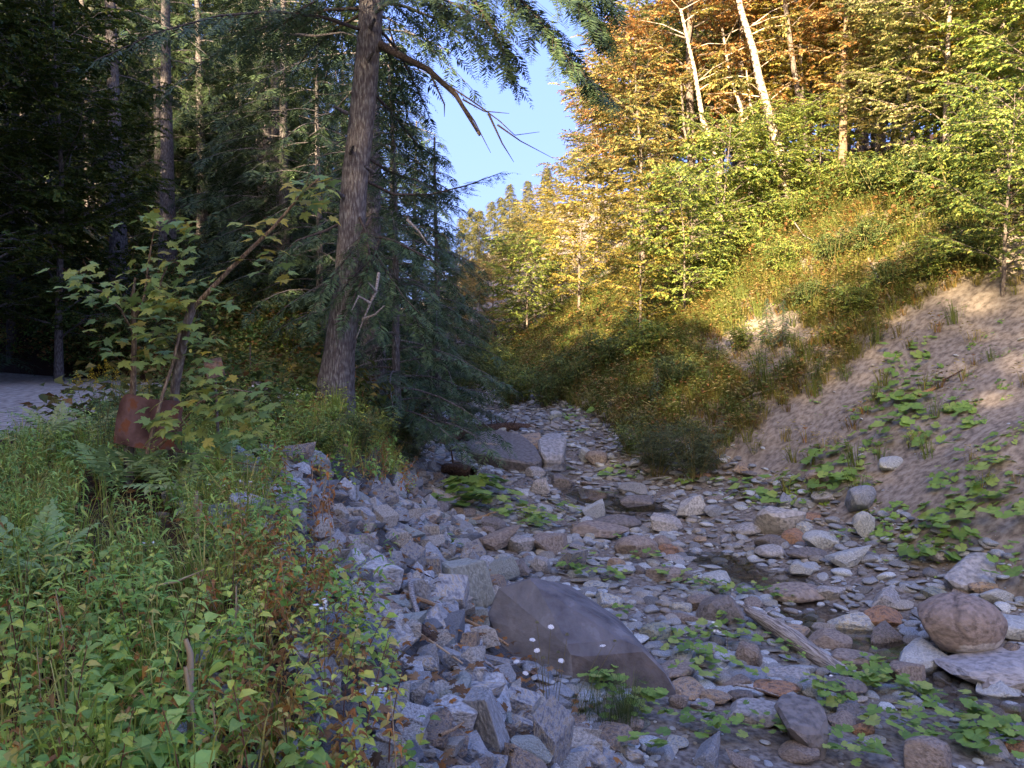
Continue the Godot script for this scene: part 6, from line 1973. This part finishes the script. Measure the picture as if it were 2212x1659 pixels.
# ---------------------------------------------------------------- the maple sapling, the rusty sheet and other things by the road
func build_maple_sapling() -> void:
	rng.seed = 101
	var lm := leaf_material("leaf")
	var dd := 8.2
	var foot := on_ground(at(330, 1000, dd).x, dd)
	var o := thing("maple_sapling", "maple sapling with broad lobed leaves and a long arching shoot, growing round the rusty sheet", "sapling", foot)
	var stems := [
		[[[285, 1010, 8.6], [287, 835, 8.6], [290, 720, 8.55], [286, 640, 8.5], [292, 600, 8.5]], 0.040, 0.010],
		[[[372, 1000, 8.4], [378, 830, 8.4], [392, 760, 8.35], [404, 700, 8.3], [418, 655, 8.3]], 0.05, 0.042],
		[[[418, 665, 8.3], [455, 625, 8.2], [500, 578, 8.15], [545, 535, 8.1], [590, 492, 8.05], [630, 445, 8.0], [655, 415, 8.0], [690, 385, 7.9]], 0.026, 0.008],
		[[[318, 980, 8.0], [330, 930, 8.0], [352, 850, 8.05], [372, 790, 8.1], [388, 720, 8.2]], 0.02, 0.014],
		[[[330, 975, 7.95], [370, 940, 7.9], [410, 905, 7.8]], 0.016, 0.006],
		[[[290, 690, 8.55], [312, 640, 8.5], [322, 560, 8.45], [332, 500, 8.4]], 0.016, 0.006],
		[[[335, 660, 8.4], [350, 600, 8.35], [368, 560, 8.3]], 0.012, 0.005],
		[[[288, 720, 8.55], [262, 670, 8.4], [220, 630, 8.2], [160, 610, 8.1]], 0.014, 0.005],
		[[[380, 975, 8.0], [440, 985, 7.9], [520, 1000, 7.8], [600, 1012, 7.7]], 0.010, 0.004],
		[[[378, 930, 8.2], [430, 870, 8.0], [500, 840, 7.9], [560, 850, 7.9]], 0.012, 0.005],
	]
	for i in stems.size():
		var w := Wood.new()
		var pts := PackedVector3Array()
		for q in stems[i][0]:
			pts.append(at(q[0], q[1], q[2]) - foot)
		w.tube(pts, radii(pts.size(), stems[i][1], stems[i][2]), 9, 0.06)
		part(o, "stem" if i < 2 else "branch", w.mesh(), mats.tan_bark if i != 1 else mats.grey_bark)
	var meshes := []
	for c in [lin(0.214, 0.295, 0.076), lin(0.255, 0.337, 0.084), lin(0.173, 0.265, 0.076), lin(0.316, 0.346, 0.068), lin(0.428, 0.346, 0.053), lin(0.245, 0.337, 0.106)]:
		var v := maple_leaf(1.0, rf(0.1, 0.35))
		meshes.append(flat_mesh(v, tinted(v.size(), 3, [c], 0.05)))
	var twigs := Wood.new()
	for s in [[330, 478, 8.4, 45, 22, 11], [395, 500, 8.4, 35, 25, 8], [345, 555, 8.35, 60, 30, 12], [260, 620, 8.3, 95, 40, 26], [170, 610, 8.1, 40, 35, 12], [350, 640, 8.2, 80, 40, 22], [420, 640, 8.2, 55, 45, 12], [290, 700, 8.3, 80, 35, 14], [395, 725, 8.2, 70, 40, 16], [330, 760, 8.3, 60, 30, 10], [430, 790, 8.1, 50, 35, 8], [460, 860, 7.9, 90, 50, 24], [400, 930, 7.7, 70, 35, 14], [530, 880, 7.9, 70, 50, 16], [520, 950, 7.8, 70, 40, 12], [345, 900, 7.6, 25, 40, 6], [490, 640, 8.15, 40, 30, 6], [560, 550, 8.1, 50, 35, 8], [545, 490, 8.1, 45, 28, 9], [600, 590, 8.1, 30, 30, 3], [680, 395, 7.9, 45, 22, 10], [660, 430, 8.0, 40, 25, 6], [700, 430, 7.95, 25, 25, 4], [660, 468, 8.0, 15, 12, 1], [230, 740, 8.4, 50, 25, 6]]:
		for j in int(s[5] * 1.6):
			var p := at(s[0] + rng.randfn() * s[3] * 0.55, s[1] + rng.randfn() * s[4] * 0.6, s[2] + rf(-0.35, 0.35)) - foot
			var az := rf(0, TAU)
			var d := Vector3(cos(az), rf(-0.75, 0.0), sin(az) * 0.7 + 0.35).normalized()
			var up := Vector3(rf(-0.35, 0.35), 1, rf(0.0, 0.6))
			var yel := 4 if (s[0] > 520 and s[1] < 680 and rng.randf() < 0.35) or rng.randf() < 0.07 else rng.randi() % 4
			if s[1] > 820 and rng.randf() < 0.4:
				yel = 3
			var size := rf(0.105, 0.155)
			part(o, "leaf", meshes[yel if yel < 6 else 5], lm, Transform3D(frame(d, up) * Basis.from_scale(Vector3(1.15, 1, 1) * size), p))
			twigs.rod(p, p - d * rf(0.05, 0.1) + Vector3(0, rf(-0.02, 0.05), 0), 0.0022, 3)
	part(o, "leaf_stalk", twigs.mesh(), mats.red_stem, Transform3D.IDENTITY, "stuff")


func build_roadside() -> void:
	rng.seed = 111
	var lm := leaf_material("leaf")
	# the rusty sheet: a bent plate with a rounded corner, on a short post
	var p := at(310, 912, 8.15)
	var k := 8.15 / FOCAL
	var v := PackedVector3Array()
	var idx := PackedInt32Array()
	var cols := 18
	var rows := 12
	for side in 2:
		for j in rows + 1:
			for i in cols + 1:
				var s := float(i) / cols
				var t := float(j) / rows
				var a := s * 2.3 - 0.55                        # bends away to the sapling's side
				var x := (-72.0 + 138.0 * s) * k
				var z := -0.20 * (1.0 - cos(a * 0.9)) - 0.05 * maxf(0.0, -a)
				var corner := 26.0 * pow(clampf(1.0 - s / 0.22, 0, 1), 2.2)
				var top := (66.0 - corner - 26.0 * s) * k
				var bottom := (-46.0 - 24.0 * s) * k
				v.append(Vector3(x + (0.10 if t > 0.75 else 0.0) * 0.06 + 14.0 * k * t * (1.0 - s), lerpf(bottom, top, t) + 0.006 * sin(s * 9.0), z + side * -0.005 + 0.012 * sin(s * 7.0 + t * 3.0)))
	var n := (rows + 1) * (cols + 1)
	for side in 2:
		for j in rows:
			for i in cols:
				var a := side * n + j * (cols + 1) + i
				if side == 0:
					idx.append_array([a, a + cols + 1, a + 1, a + 1, a + cols + 1, a + cols + 2])
				else:
					idx.append_array([a, a + 1, a + cols + 1, a + 1, a + cols + 2, a + cols + 1])
	var o := thing("rusty_sheet", "bent rust-brown steel sheet with a rounded corner, standing in the weeds under the maple sapling", "metal sheet", p)
	part(o, "plate", smooth_mesh(v, idx), mats.rust_plate)
	var w := Wood.new()
	w.tube(PackedVector3Array([Vector3(-0.21, -0.75, -0.10), Vector3(-0.2, 0.2, -0.12)]), PackedFloat32Array([0.05, 0.05]), 10, 0.04)
	part(o, "post", w.mesh(), mats.grey_bark)
	# second rusty plate behind
	var box := BoxMesh.new()
	box.size = Vector3(0.20, 0.22, 0.02)
	var q := at(463, 795, 9.6)
	var e := thing("rusty_plate", "small orange-rusted plate on a stake behind the maple sapling", "metal sheet", q, 0.2)
	part(e, "plate", box, mats.rust, Transform3D(rot(0, 0, 0.2), Vector3.ZERO))
	w = Wood.new()
	w.rod(Vector3(0.02, -0.8, -0.04), Vector3(0, 0.1, -0.03), 0.02, 6)
	part(e, "stake", w.mesh(), mats.steel)
	# posts of the old guard rail and the marker rod
	for s in [[553, 850, 14.5, 0.09, 0.55, "pale weathered wooden post stub in the roadside weeds", "grey_bark"], [570, 855, 14.8, 0.11, 0.52, "dark red-brown post stub beside the pale one", "brown_log"], [692, 830, 17.0, 0.09, 0.5, "dark post stub in the weeds close to the great hemlock", "brown_log"]]:
		var g := on_ground(at(s[0], s[1], s[2]).x, s[2])
		w = Wood.new()
		w.tube(PackedVector3Array([Vector3(0, -0.2, 0), Vector3(0, s[4] * 0.5, 0), Vector3(0.01, s[4], 0)]), PackedFloat32Array([s[3], s[3], s[3] * 0.95]), 12, 0.03)
		single("post_stub", w.mesh(), mats[s[6]], s[5], "post", Transform3D(Basis.IDENTITY, g), "old posts along the road")
	w = Wood.new()
	w.rod(Vector3(0, -0.2, 0), Vector3(0, 1.0, 0), 0.022, 6)
	var gm := on_ground(at(541, 790, 18.5).x, 18.5)
	single("marker_rod", w.mesh(), mats.steel, "thin grey upright rod by the road, seen against the dark wood", "post", Transform3D(Basis.IDENTITY, gm))
	# goldenrod in flower by the road
	for s in [[235, 830, 9.2, "goldenrod in yellow flower beside the road, behind the sapling"], [270, 800, 9.6, "taller goldenrod with a bent yellow plume, closest to the sapling trunk"], [200, 870, 9.0, "goldenrod drooping over the road's gravel edge"], [225, 880, 8.6, "dark leafy goldenrod stalk left of the rusty sheet"], [245, 850, 8.8, "leafy goldenrod with a small plume against the sheet's rounded corner"], [600, 780, 14.0, "goldenrod plume in the roadside grass beyond the sapling"]]:
		var g := on_ground(at(s[0], s[1], s[2]).x, s[2])
		var h := thing("goldenrod", s[3], "flower", g, rf(0, TAU), "goldenrod by the road")
		for j in 3:
			var b := herb(900 + int(s[0]) + j, rf(0.75, 1.05), 26, false, 1.0, 0.2)
			var t2 := Transform3D(Basis(Vector3.UP, j * 2.0), Vector3(rf(-0.08, 0.08), 0, rf(-0.08, 0.08)))
			part(h, "stem", b[0], mats.stem, t2)
			var fv := PackedVector3Array()
			var fc := PackedColorArray()
			for t in b[1]:
				var lv := long_leaf(0.12, 0.022)
				fv.append_array(Transform3D(t) * lv)
				fc.append_array(tinted(24, 24, [lin(0.10, 0.17, 0.07), lin(0.14, 0.21, 0.08)], 0.2))
			part(h, "foliage", flat_mesh(fv, fc), lm, t2, "stuff")
			if j < 2:
				var pv := PackedVector3Array()
				var tip: Vector3 = b[1][-1].origin
				for f in 90:
					var a := rf(0, TAU)
					var u := rng.randf()
					var r := 0.07 * (1.0 - u)
					pv.append_array(Transform3D(rot(rf(-1, 1), rf(0, TAU), 0), tip + Vector3(sin(a) * r + 0.05 * u, 0.16 * u - 0.02, cos(a) * r)) * leaf_shape(0.016, 0.012))
				part(h, "plume", flat_mesh(pv, tinted(pv.size(), 6, [lin(0.55, 0.40, 0.03), lin(0.45, 0.35, 0.04)], 0.2)), lm, t2, "stuff")


func flower_head(kind: int) -> PackedVector3Array:
	var out := PackedVector3Array()
	if kind == 0:                                     # wild carrot: flat plate of tiny white florets
		for i in 46:
			var a := i * 2.4
			var r := 0.026 * sqrt(i / 46.0)
			for j in 3:
				out.append_array(Transform3D(rot(rf(-0.4, 0.1), a + j * 2.1, 0), Vector3(sin(a) * r, 0.006 - r * r * 3.0, cos(a) * r)) * leaf_shape(0.006, 0.005))
	else:                                             # aster: a ray flower
		for j in 9:
			out.append_array(Transform3D(rot(-0.15, j * TAU / 9.0, 0), Vector3.ZERO) * leaf_shape(0.015, 0.004))
	return out


func build_flowers() -> void:
	rng.seed = 121
	var lm := leaf_material("leaf")
	var white: Material = mats.petal
	# wild carrot before the ridged boulder
	for s in [[1190, 1355, 0, "wild carrot flower head highest up against the boulder's smooth face"], [1150, 1383, 0, "white wild carrot head before the boulder's left face"], [1160, 1406, 0, "larger white wild carrot head just below the former"], [1116, 1430, 0, "wild carrot head leaning out over the bank rocks"], [1135, 1455, 0, "lowest white wild carrot head"], [1212, 1428, 0, "wild carrot head hanging half closed at the boulder's ridge"], [1206, 1416, 1, "closed greenish wild carrot head next to the hanging one"], [1225, 1378, 1, "round green seed head of wild carrot on the tallest stalk"], [1160, 1352, 1, "small green seed head beside the highest flower"], [1174, 1428, 1, "brownish closed seed head low in the group"], [1302, 1396, 0, "thin pale wild carrot head in front of the boulder's dark face"], [1328, 1392, 1, "closed wild carrot bud at the boulder's right ridge"]]:
		var top := at(s[0], s[1], 6.9 + 0.02 * (int(s[0]) % 17))
		var foot_d := -top.z + 0.1
		var foot := on_ground(at(1190 + (float(s[0]) - 1190) * 0.4, 1530, 6.9).x, foot_d)
		var o := thing("wild_carrot", s[3], "flower", foot, 0, "wild carrot before the boulder")
		var w := Wood.new()
		w.tube(PackedVector3Array([Vector3.ZERO, (top - foot) * 0.5 + Vector3(rf(-0.03, 0.03), 0.02, 0), top - foot]), PackedFloat32Array([0.003, 0.0022, 0.0016]), 4)
		part(o, "stalk", w.mesh(), mats.stem)
		var v := flower_head(0)
		if s[2] == 0:
			part(o, "flower", flat_mesh(v), white, Transform3D(rot(rf(0.0, 0.5), 0, rf(-0.3, 0.3)), top - foot))
		else:
			part(o, "seed_head", flat_mesh(v, tinted(v.size(), 6, [lin(0.28, 0.30, 0.16), lin(0.36, 0.33, 0.20)], 0.2)), lm, Transform3D(Basis.from_scale(Vector3(0.6, 6.0, 0.6)), top - foot))
	# white asters
	for s in [[700, 1305, 3.9, 9, "white aster spray at the edge of the weeds, above the bank rocks"], [812, 1488, 4.2, 14, "white aster spray in front of the blue-grey bank boulder"], [560, 840, 13.5, 12, "white asters in the grass before the great hemlock"], [590, 860, 13.0, 10, "second patch of white asters in the grass before the great hemlock"], [640, 845, 14.0, 10, "white asters close to the great hemlock's foot"], [545, 1035, 7.4, 5, "white asters beside the green weeds above the rocks"], [485, 1045, 7.2, 4, "few white asters in the weeds below the sapling"], [770, 1035, 10.0, 5, "white asters on top of the bank rocks"], [1780, 1440, 8.0, 1, "single white aster behind the driftwood log"], [1572, 1360, 9.2, 6, "white asters growing out of the coltsfoot by the log's upper end"], [10, 1262, 4.3, 2, "white aster at the frame's edge among narrow leaves"], [310, 1180, 5.2, 3, "small white aster in the middle of the weeds"]]:
		var top := at(s[0], s[1], s[2])
		var foot := on_ground(top.x, s[2])
		if top.y < foot.y + 0.15:
			top.y = foot.y + 0.3
		var o := thing("aster", s[4], "flower", foot, 0, "white asters")
		var w := Wood.new()
		var c := top - foot
		w.rod(Vector3.ZERO, c * 0.85, 0.003, 4)
		var spread := 0.055 if s[2] < 6 else 0.16
		var heads := []
		for j in int(s[3]):
			var q := c + Vector3(rf(-1, 1), rf(-0.6, 0.5), rf(-1, 1)) * spread
			w.rod(c * 0.85, q, 0.0015, 3)
			heads.append(q)
		part(o, "stalk", w.mesh(), mats.stem)
		for q in heads:
			part(o, "flower", flat_mesh(flower_head(1)), white, Transform3D(rot(rf(0.0, 0.9), rf(0, TAU), 0) * Basis.from_scale(Vector3.ONE * (1.0 if s[2] < 6 else 1.7)), q))


func build_wood_pieces() -> void:
	rng.seed = 131
	# the driftwood log, with a ragged upper end
	var a := ground_on(1612, 1345)
	var b := ground_on(1838, 1480)
	a.y += 0.16
	b.y += 0.07
	var c := (a + b) * 0.5
	var w := Wood.new()
	var pts := PackedVector3Array()
	for i in 9:
		var t := i / 8.0
		pts.append(Vector3(lerpf(-0.5, 0.5, t) * a.distance_to(b), 0.03 * sin(t * 5.0), 0.02 * sin(t * 4.0)))
	w.tube(pts, PackedFloat32Array([0.045, 0.075, 0.085, 0.09, 0.105, 0.095, 0.095, 0.09, 0.07]), 16, 0.09)
	for i in 5:
		var q := pts[0] + Vector3(rf(-0.05, 0.05), rf(-0.03, 0.05), rf(-0.04, 0.04))
		w.rod(q + Vector3(0.1, 0, 0), q - Vector3(rf(0.02, 0.12), 0, 0), 0.02, 5)
	single("driftwood_log", w.mesh(), mats.drift, "grey weathered driftwood log lying across the stones of the creek", "log", Transform3D(frame(b - a) * Basis(Vector3.UP, -PI / 2), c))
	# sticks: [points, radius, material, label, lift]
	for s in [
		[[[870, 1318], [930, 1340], [985, 1362], [1040, 1388], [1098, 1428]], 0.022, "fresh_wood", "long pale fallen branch lying down the rock bank to the ridged boulder", 0.14],
		[[[845, 1340], [900, 1382], [940, 1412], [974, 1432]], 0.05, "brown_log", "brown splintered broken log end among the bank rocks", 0.10],
		[[[1042, 1452], [1075, 1475], [1104, 1505]], 0.014, "dead_wood", "short white stick on the bank rocks below the fallen branch", 0.10],
		[[[924, 1237], [928, 1258], [936, 1278]], 0.018, "dead_wood", "short pale stick standing between the bank blocks", 0.12],
		[[[885, 1290], [890, 1340], [905, 1390]], 0.03, "dead_wood", "grey upright broken stub beside the fallen branch", 0.2],
		[[[880, 1255], [910, 1268], [938, 1282]], 0.01, "brown_log", "thin dark twig above the fallen branch", 0.15],
		[[[1078, 1460], [1105, 1455], [1135, 1450]], 0.008, "dead_wood", "thin grey twig beside the white stick", 0.08],
		[[[1590, 1505], [1640, 1520], [1682, 1532]], 0.012, "dead_wood", "forked pale stick on the stones behind the five-sided block", 0.12],
		[[[1505, 1290], [1530, 1300], [1553, 1308]], 0.010, "dead_wood", "pale twig lying across the dark wedge rock", 0.26],
		[[[1645, 1345], [1662, 1335], [1682, 1326]], 0.010, "dead_wood", "short pale stick leaning near the upper end of the log", 0.08],
		[[[990, 1142], [1030, 1130], [1070, 1115]], 0.045, "fresh_wood", "split tan log piece in front of the big coltsfoot patch", 0.06],
		[[[1985, 860], [2000, 852], [2020, 846]], 0.06, "fresh_wood", "orange-tan splintered wood block stuck on the sand slope", 0.03],
		[[[1590, 890], [1630, 865], [1690, 846]], 0.035, "dead_wood", "pale dead stick lying on the grey patch of the slope", 0.1],
		[[[2035, 830], [2060, 815], [2080, 805]], 0.02, "brown_log", "thin brown stick on the sand slope above the coltsfoot", 0.04],
		[[[1690, 560], [1720, 545], [1745, 538]], 0.07, "fresh_wood", "pinkish fallen log among the twigs at the top of the lit slope", 0.2],
		[[[1622, 590], [1640, 545], [1655, 520]], 0.03, "dead_wood", "bare slanting dead pole on the lit slope", 0.1],
		[[[1715, 515], [1735, 545], [1755, 560]], 0.02, "dead_wood", "thin dead pole leaning on the fallen log of the slope", 0.5],
		[[[1870, 560], [1900, 620], [1925, 665]], 0.03, "dead_wood", "dead slanting trunk lying on the slope under the aspens", 0.15],
		[[[900, 1400], [960, 1440], [1000, 1470]], 0.01, "dry_stem", "thin tan stalk lying over the lower bank rocks", 0.12],
		[[[950, 1640], [980, 1625], [1002, 1610]], 0.010, "fresh_wood", "short tan twig on the rocks at the frame's edge", 0.12],
	]:
		var pp := PackedVector3Array()
		for q in s[0]:
			var g := ground_on(q[0], q[1])
			pp.append(g + Vector3(0, s[4], 0))
		var mid := pp[pp.size() / 2]
		for i in pp.size():
			pp[i] -= mid
		w = Wood.new()
		w.tube(pp, radii(pp.size(), s[1], s[1] * 0.6), 8, 0.08)
		single("fallen_branch", w.mesh(), mats[s[2]], s[3], "branch", Transform3D(Basis.IDENTITY, mid), "dead wood lying about")
	# upright dry stalks close to the viewer
	for s in [[400, 1440, 420, 1659, 3.1, 0.010, "pale broken dry stalk standing tallest in the near weeds"], [400, 1380, 408, 1445, 3.2, 0.013, "thick brown snapped stem top above the pale dry stalk"], [510, 1265, 500, 1370, 4.3, 0.007, "dry grey stalk between the dead dock and the asters"], [435, 1080, 420, 1130, 6.3, 0.018, "splintered pale broken stem in the weeds under the sapling"], [425, 1060, 415, 1110, 6.6, 0.018, "brown splintered broken stem next to the pale one"], [460, 1520, 458, 1650, 2.9, 0.004, "thin dry stalk right of the tallest one"], [455, 1225, 330, 1266, 4.5, 0.007, "grey bent arching twig over the weeds"]]:
		var top := at(s[0], s[1], s[4])
		var low := at(s[2], s[3], s[4])
		var g := on_ground(low.x, s[4], -0.03)
		w = Wood.new()
		if s[6].contains("arching"):
			w.tube(PackedVector3Array([low - g, low.lerp(top, 0.4) - g + Vector3(0, -0.02, 0), top - g]), PackedFloat32Array([s[5], s[5], s[5] * 0.5]), 6, 0.05)
		else:
			w.tube(PackedVector3Array([Vector3.ZERO, low.lerp(top, 0.5) - g + Vector3(0.012, 0, 0), top - g]), PackedFloat32Array([s[5] * 1.1, s[5], s[5] * 0.7]), 6, 0.1)
		single("dry_stalk", w.mesh(), mats.dry_stem, s[6], "stalk", Transform3D(Basis.IDENTITY, g), "dry stalks of the near weeds")
	# fallen maple leaves, orange, close to the viewer
	var ml := maple_leaf(0.10, 0.3)
	for s in [[550, 1548, 3.2, "largest orange speckled fallen maple leaf held up by the weeds"], [615, 1515, 3.3, "yellow-orange fallen maple leaf beside the largest one"], [605, 1560, 3.2, "orange fallen maple leaf under the yellow one"], [15, 1620, 2.8, "pale orange fallen leaf at the frame's corner"]]:
		var m := flat_mesh(ml, tinted(ml.size(), 3, [lin(0.50, 0.28, 0.07), lin(0.42, 0.19, 0.05), lin(0.55, 0.34, 0.10)], 0.2))
		single("fallen_leaf", m, leaf_material("leaf"), s[3], "leaf", Transform3D(frame(Vector3(rf(-1, 1), -0.3, 0.6), Vector3(0, 0.8, 0.7)) , at(s[0], s[1], s[2])), "fallen orange maple leaves")
	# the log jam over the tilted slab, its root tangle and rough log
	var g1 := at(925, 930, 23.0)
	var g2 := at(1180, 922, 24.2)
	w = Wood.new()
	var line := PackedVector3Array()
	for i in 7:
		line.append(g1.lerp(g2, i / 6.0) - g1 + Vector3(0, 0.04 * sin(i * 2.0), 0))
	w.tube(line, radii(7, 0.17, 0.12), 12, 0.08)
	for i in 14:
		var q := along(line, rf(0.05, 0.95))
		w.rod(q, q + Vector3(rf(-0.3, 0.3), rf(0.05, 0.45), rf(-0.1, 0.4)), 0.02, 4)
	single("jam_log", w.mesh(), mats.brown_log, "long dark bark-covered log lying across the creek behind the tilted slab", "log", Transform3D(Basis.IDENTITY, g1))
	g1 = at(940, 968, 21.0)
	g2 = at(1015, 928, 22.2)
	w = Wood.new()
	w.tube(PackedVector3Array([Vector3.ZERO, (g2 - g1) * 0.5, g2 - g1]), PackedFloat32Array([0.16, 0.14, 0.10]), 12, 0.12)
	for i in 26:
		var q := (g2 - g1) * rf(-0.1, 0.9)
		w.rod(q, q + Vector3(rf(-0.5, 0.3), rf(-0.2, 0.5), rf(-0.2, 0.5)), 0.022, 4)
	single("root_tangle", w.mesh(), mats.brown_log, "tangle of dark roots and a slanting rough log beside the tilted slab", "log", Transform3D(Basis.IDENTITY, g1))
	g1 = at(960, 1012, 18.3)
	g2 = at(1022, 1022, 17.8)
	w = Wood.new()
	w.tube(PackedVector3Array([Vector3.ZERO, (g2 - g1) * 0.5 + Vector3(0, 0.02, 0), g2 - g1]), PackedFloat32Array([0.12, 0.15, 0.14]), 12, 0.10)
	w.rod(Vector3(0.2, 0.1, 0), Vector3(0.15, 0.5, 0.1), 0.025, 5)
	w.rod(Vector3(0.4, 0.1, 0), Vector3(0.38, 0.45, 0.15), 0.012, 5)
	single("rusty_log", w.mesh(), mats.brown_log, "short thick reddish brown rotten log with upright twigs below the root tangle", "log", Transform3D(Basis.IDENTITY, g1))
	# the grass tuft in front of the boulder
	var gp := ground_on(1310, 1560)
	var t := thing("grass_tuft", "soft dense dark green grass tuft at the foot of the ridged boulder", "grass tuft", gp)
	for i in 9:
		var v := grass_tuft(950 + i, 70, 0.42, 0.0016, 0.8, 0.12)
		part(t, "blades", flat_mesh(v, tinted(v.size(), 15, [lin(0.06, 0.10, 0.03), lin(0.09, 0.13, 0.035), lin(0.13, 0.15, 0.05)], 0.3)), leaf_material("leaf"), Transform3D(Basis(Vector3.UP, i), Vector3(rf(-0.28, 0.25), 0, rf(-0.15, 0.2))), "stuff")


func build_water() -> void:
	for s in [[7.6, 11.6, 0.7, -0.14], [11.4, 13.4, 0.6, -0.10], [15.4, 18.0, 0.6, -0.04], [18.8, 20.6, 0.4, -0.03]]:
		var v := PackedVector3Array()
		var idx := PackedInt32Array()
		var n := 16
		var level: float = table(BED_Y, (s[0] + s[1]) * 0.5) + s[3] + 0.02
		for i in n + 1:
			var d := lerpf(s[0], s[1], float(i) / n)
			var x := table(THALWEG, d)
			var hw: float = s[2] * (0.6 + 0.4 * sin(PI * i / n)) + 0.15
			v.append(Vector3(x - hw, level, -d))
			v.append(Vector3(x + hw, level, -d))
		for i in n:
			idx.append_array([i * 2, i * 2 + 2, i * 2 + 1, i * 2 + 1, i * 2 + 2, i * 2 + 3])
		structure("water", smooth_mesh(v, idx), mats.water)


func _ready() -> void:
	# camera
	var cam := Camera3D.new()
	cam.name = "camera"
	cam.fov = 50.0
	cam.position = EYE
	cam.rotation_degrees = Vector3(PITCH, 0, 0)
	cam.far = 600.0
	cam.near = 0.1
	add_child(cam)
	cam.current = true
	# sky
	var env := Environment.new()
	env.background_mode = Environment.BG_SKY
	env.tonemap_mode = Environment.TONE_MAPPER_LINEAR
	env.tonemap_exposure = 15.5
	var sky := Sky.new()
	var sm := ProceduralSkyMaterial.new()
	sm.sky_top_color = Color(0.196, 0.250, 0.40)
	sm.sky_horizon_color = Color(0.242, 0.286, 0.40)
	sm.sky_curve = 0.15
	sm.sky_energy_multiplier = 1.0
	sm.ground_bottom_color = Color(0.10, 0.09, 0.07)
	sm.ground_horizon_color = Color(0.2, 0.2, 0.19)
	sm.sun_angle_max = 60.0
	sm.sun_curve = 0.55
	sky.sky_material = sm
	env.sky = sky
	env.sdfgi_enabled = true
	env.ssao_enabled = true
	env.ssil_enabled = true
	var we := WorldEnvironment.new()
	we.name = "environment"
	we.environment = env
	add_child(we)
	# evening sun from behind the viewer's left shoulder
	var sun := DirectionalLight3D.new()
	sun.name = "sun"
	var to_sun := Vector3(-0.37, 0.395, 0.86).normalized()
	sun.look_at_from_position(Vector3.ZERO, -to_sun, Vector3.UP)
	sun.light_energy = 0.66
	sun.light_color = Color(1.0, 0.885, 0.73)
	sun.light_angular_distance = 0.6
	sun.shadow_enabled = true
	add_child(sun)

	bump_noise.seed = 3
	bump_noise.noise_type = FastNoiseLite.TYPE_SIMPLEX_SMOOTH
	bump_noise.fractal_octaves = 4
	fine_noise.seed = 8
	fine_noise.noise_type = FastNoiseLite.TYPE_SIMPLEX_SMOOTH
	fine_noise.fractal_octaves = 3
	var t0 := Time.get_ticks_msec()
	build_materials()
	mats.white_rock = surface("white_rock", lin(0.42, 0.405, 0.39), 0.75, tex.mottle, Vector3.ONE * 1.2, tex.craggy, 1.2)
	build_terrain()
	build_water()
	print("terrain ", Time.get_ticks_msec() - t0)
	build_stones()
	print("stones ", Time.get_ticks_msec() - t0)
	build_forest()
	print("forest ", Time.get_ticks_msec() - t0)
	build_ground_cover()
	build_herbs()
	print("herbs ", Time.get_ticks_msec() - t0)
	build_coltsfoot()
	build_maple_sapling()
	build_roadside()
	build_flowers()
	build_wood_pieces()
	print("all ", Time.get_ticks_msec() - t0)
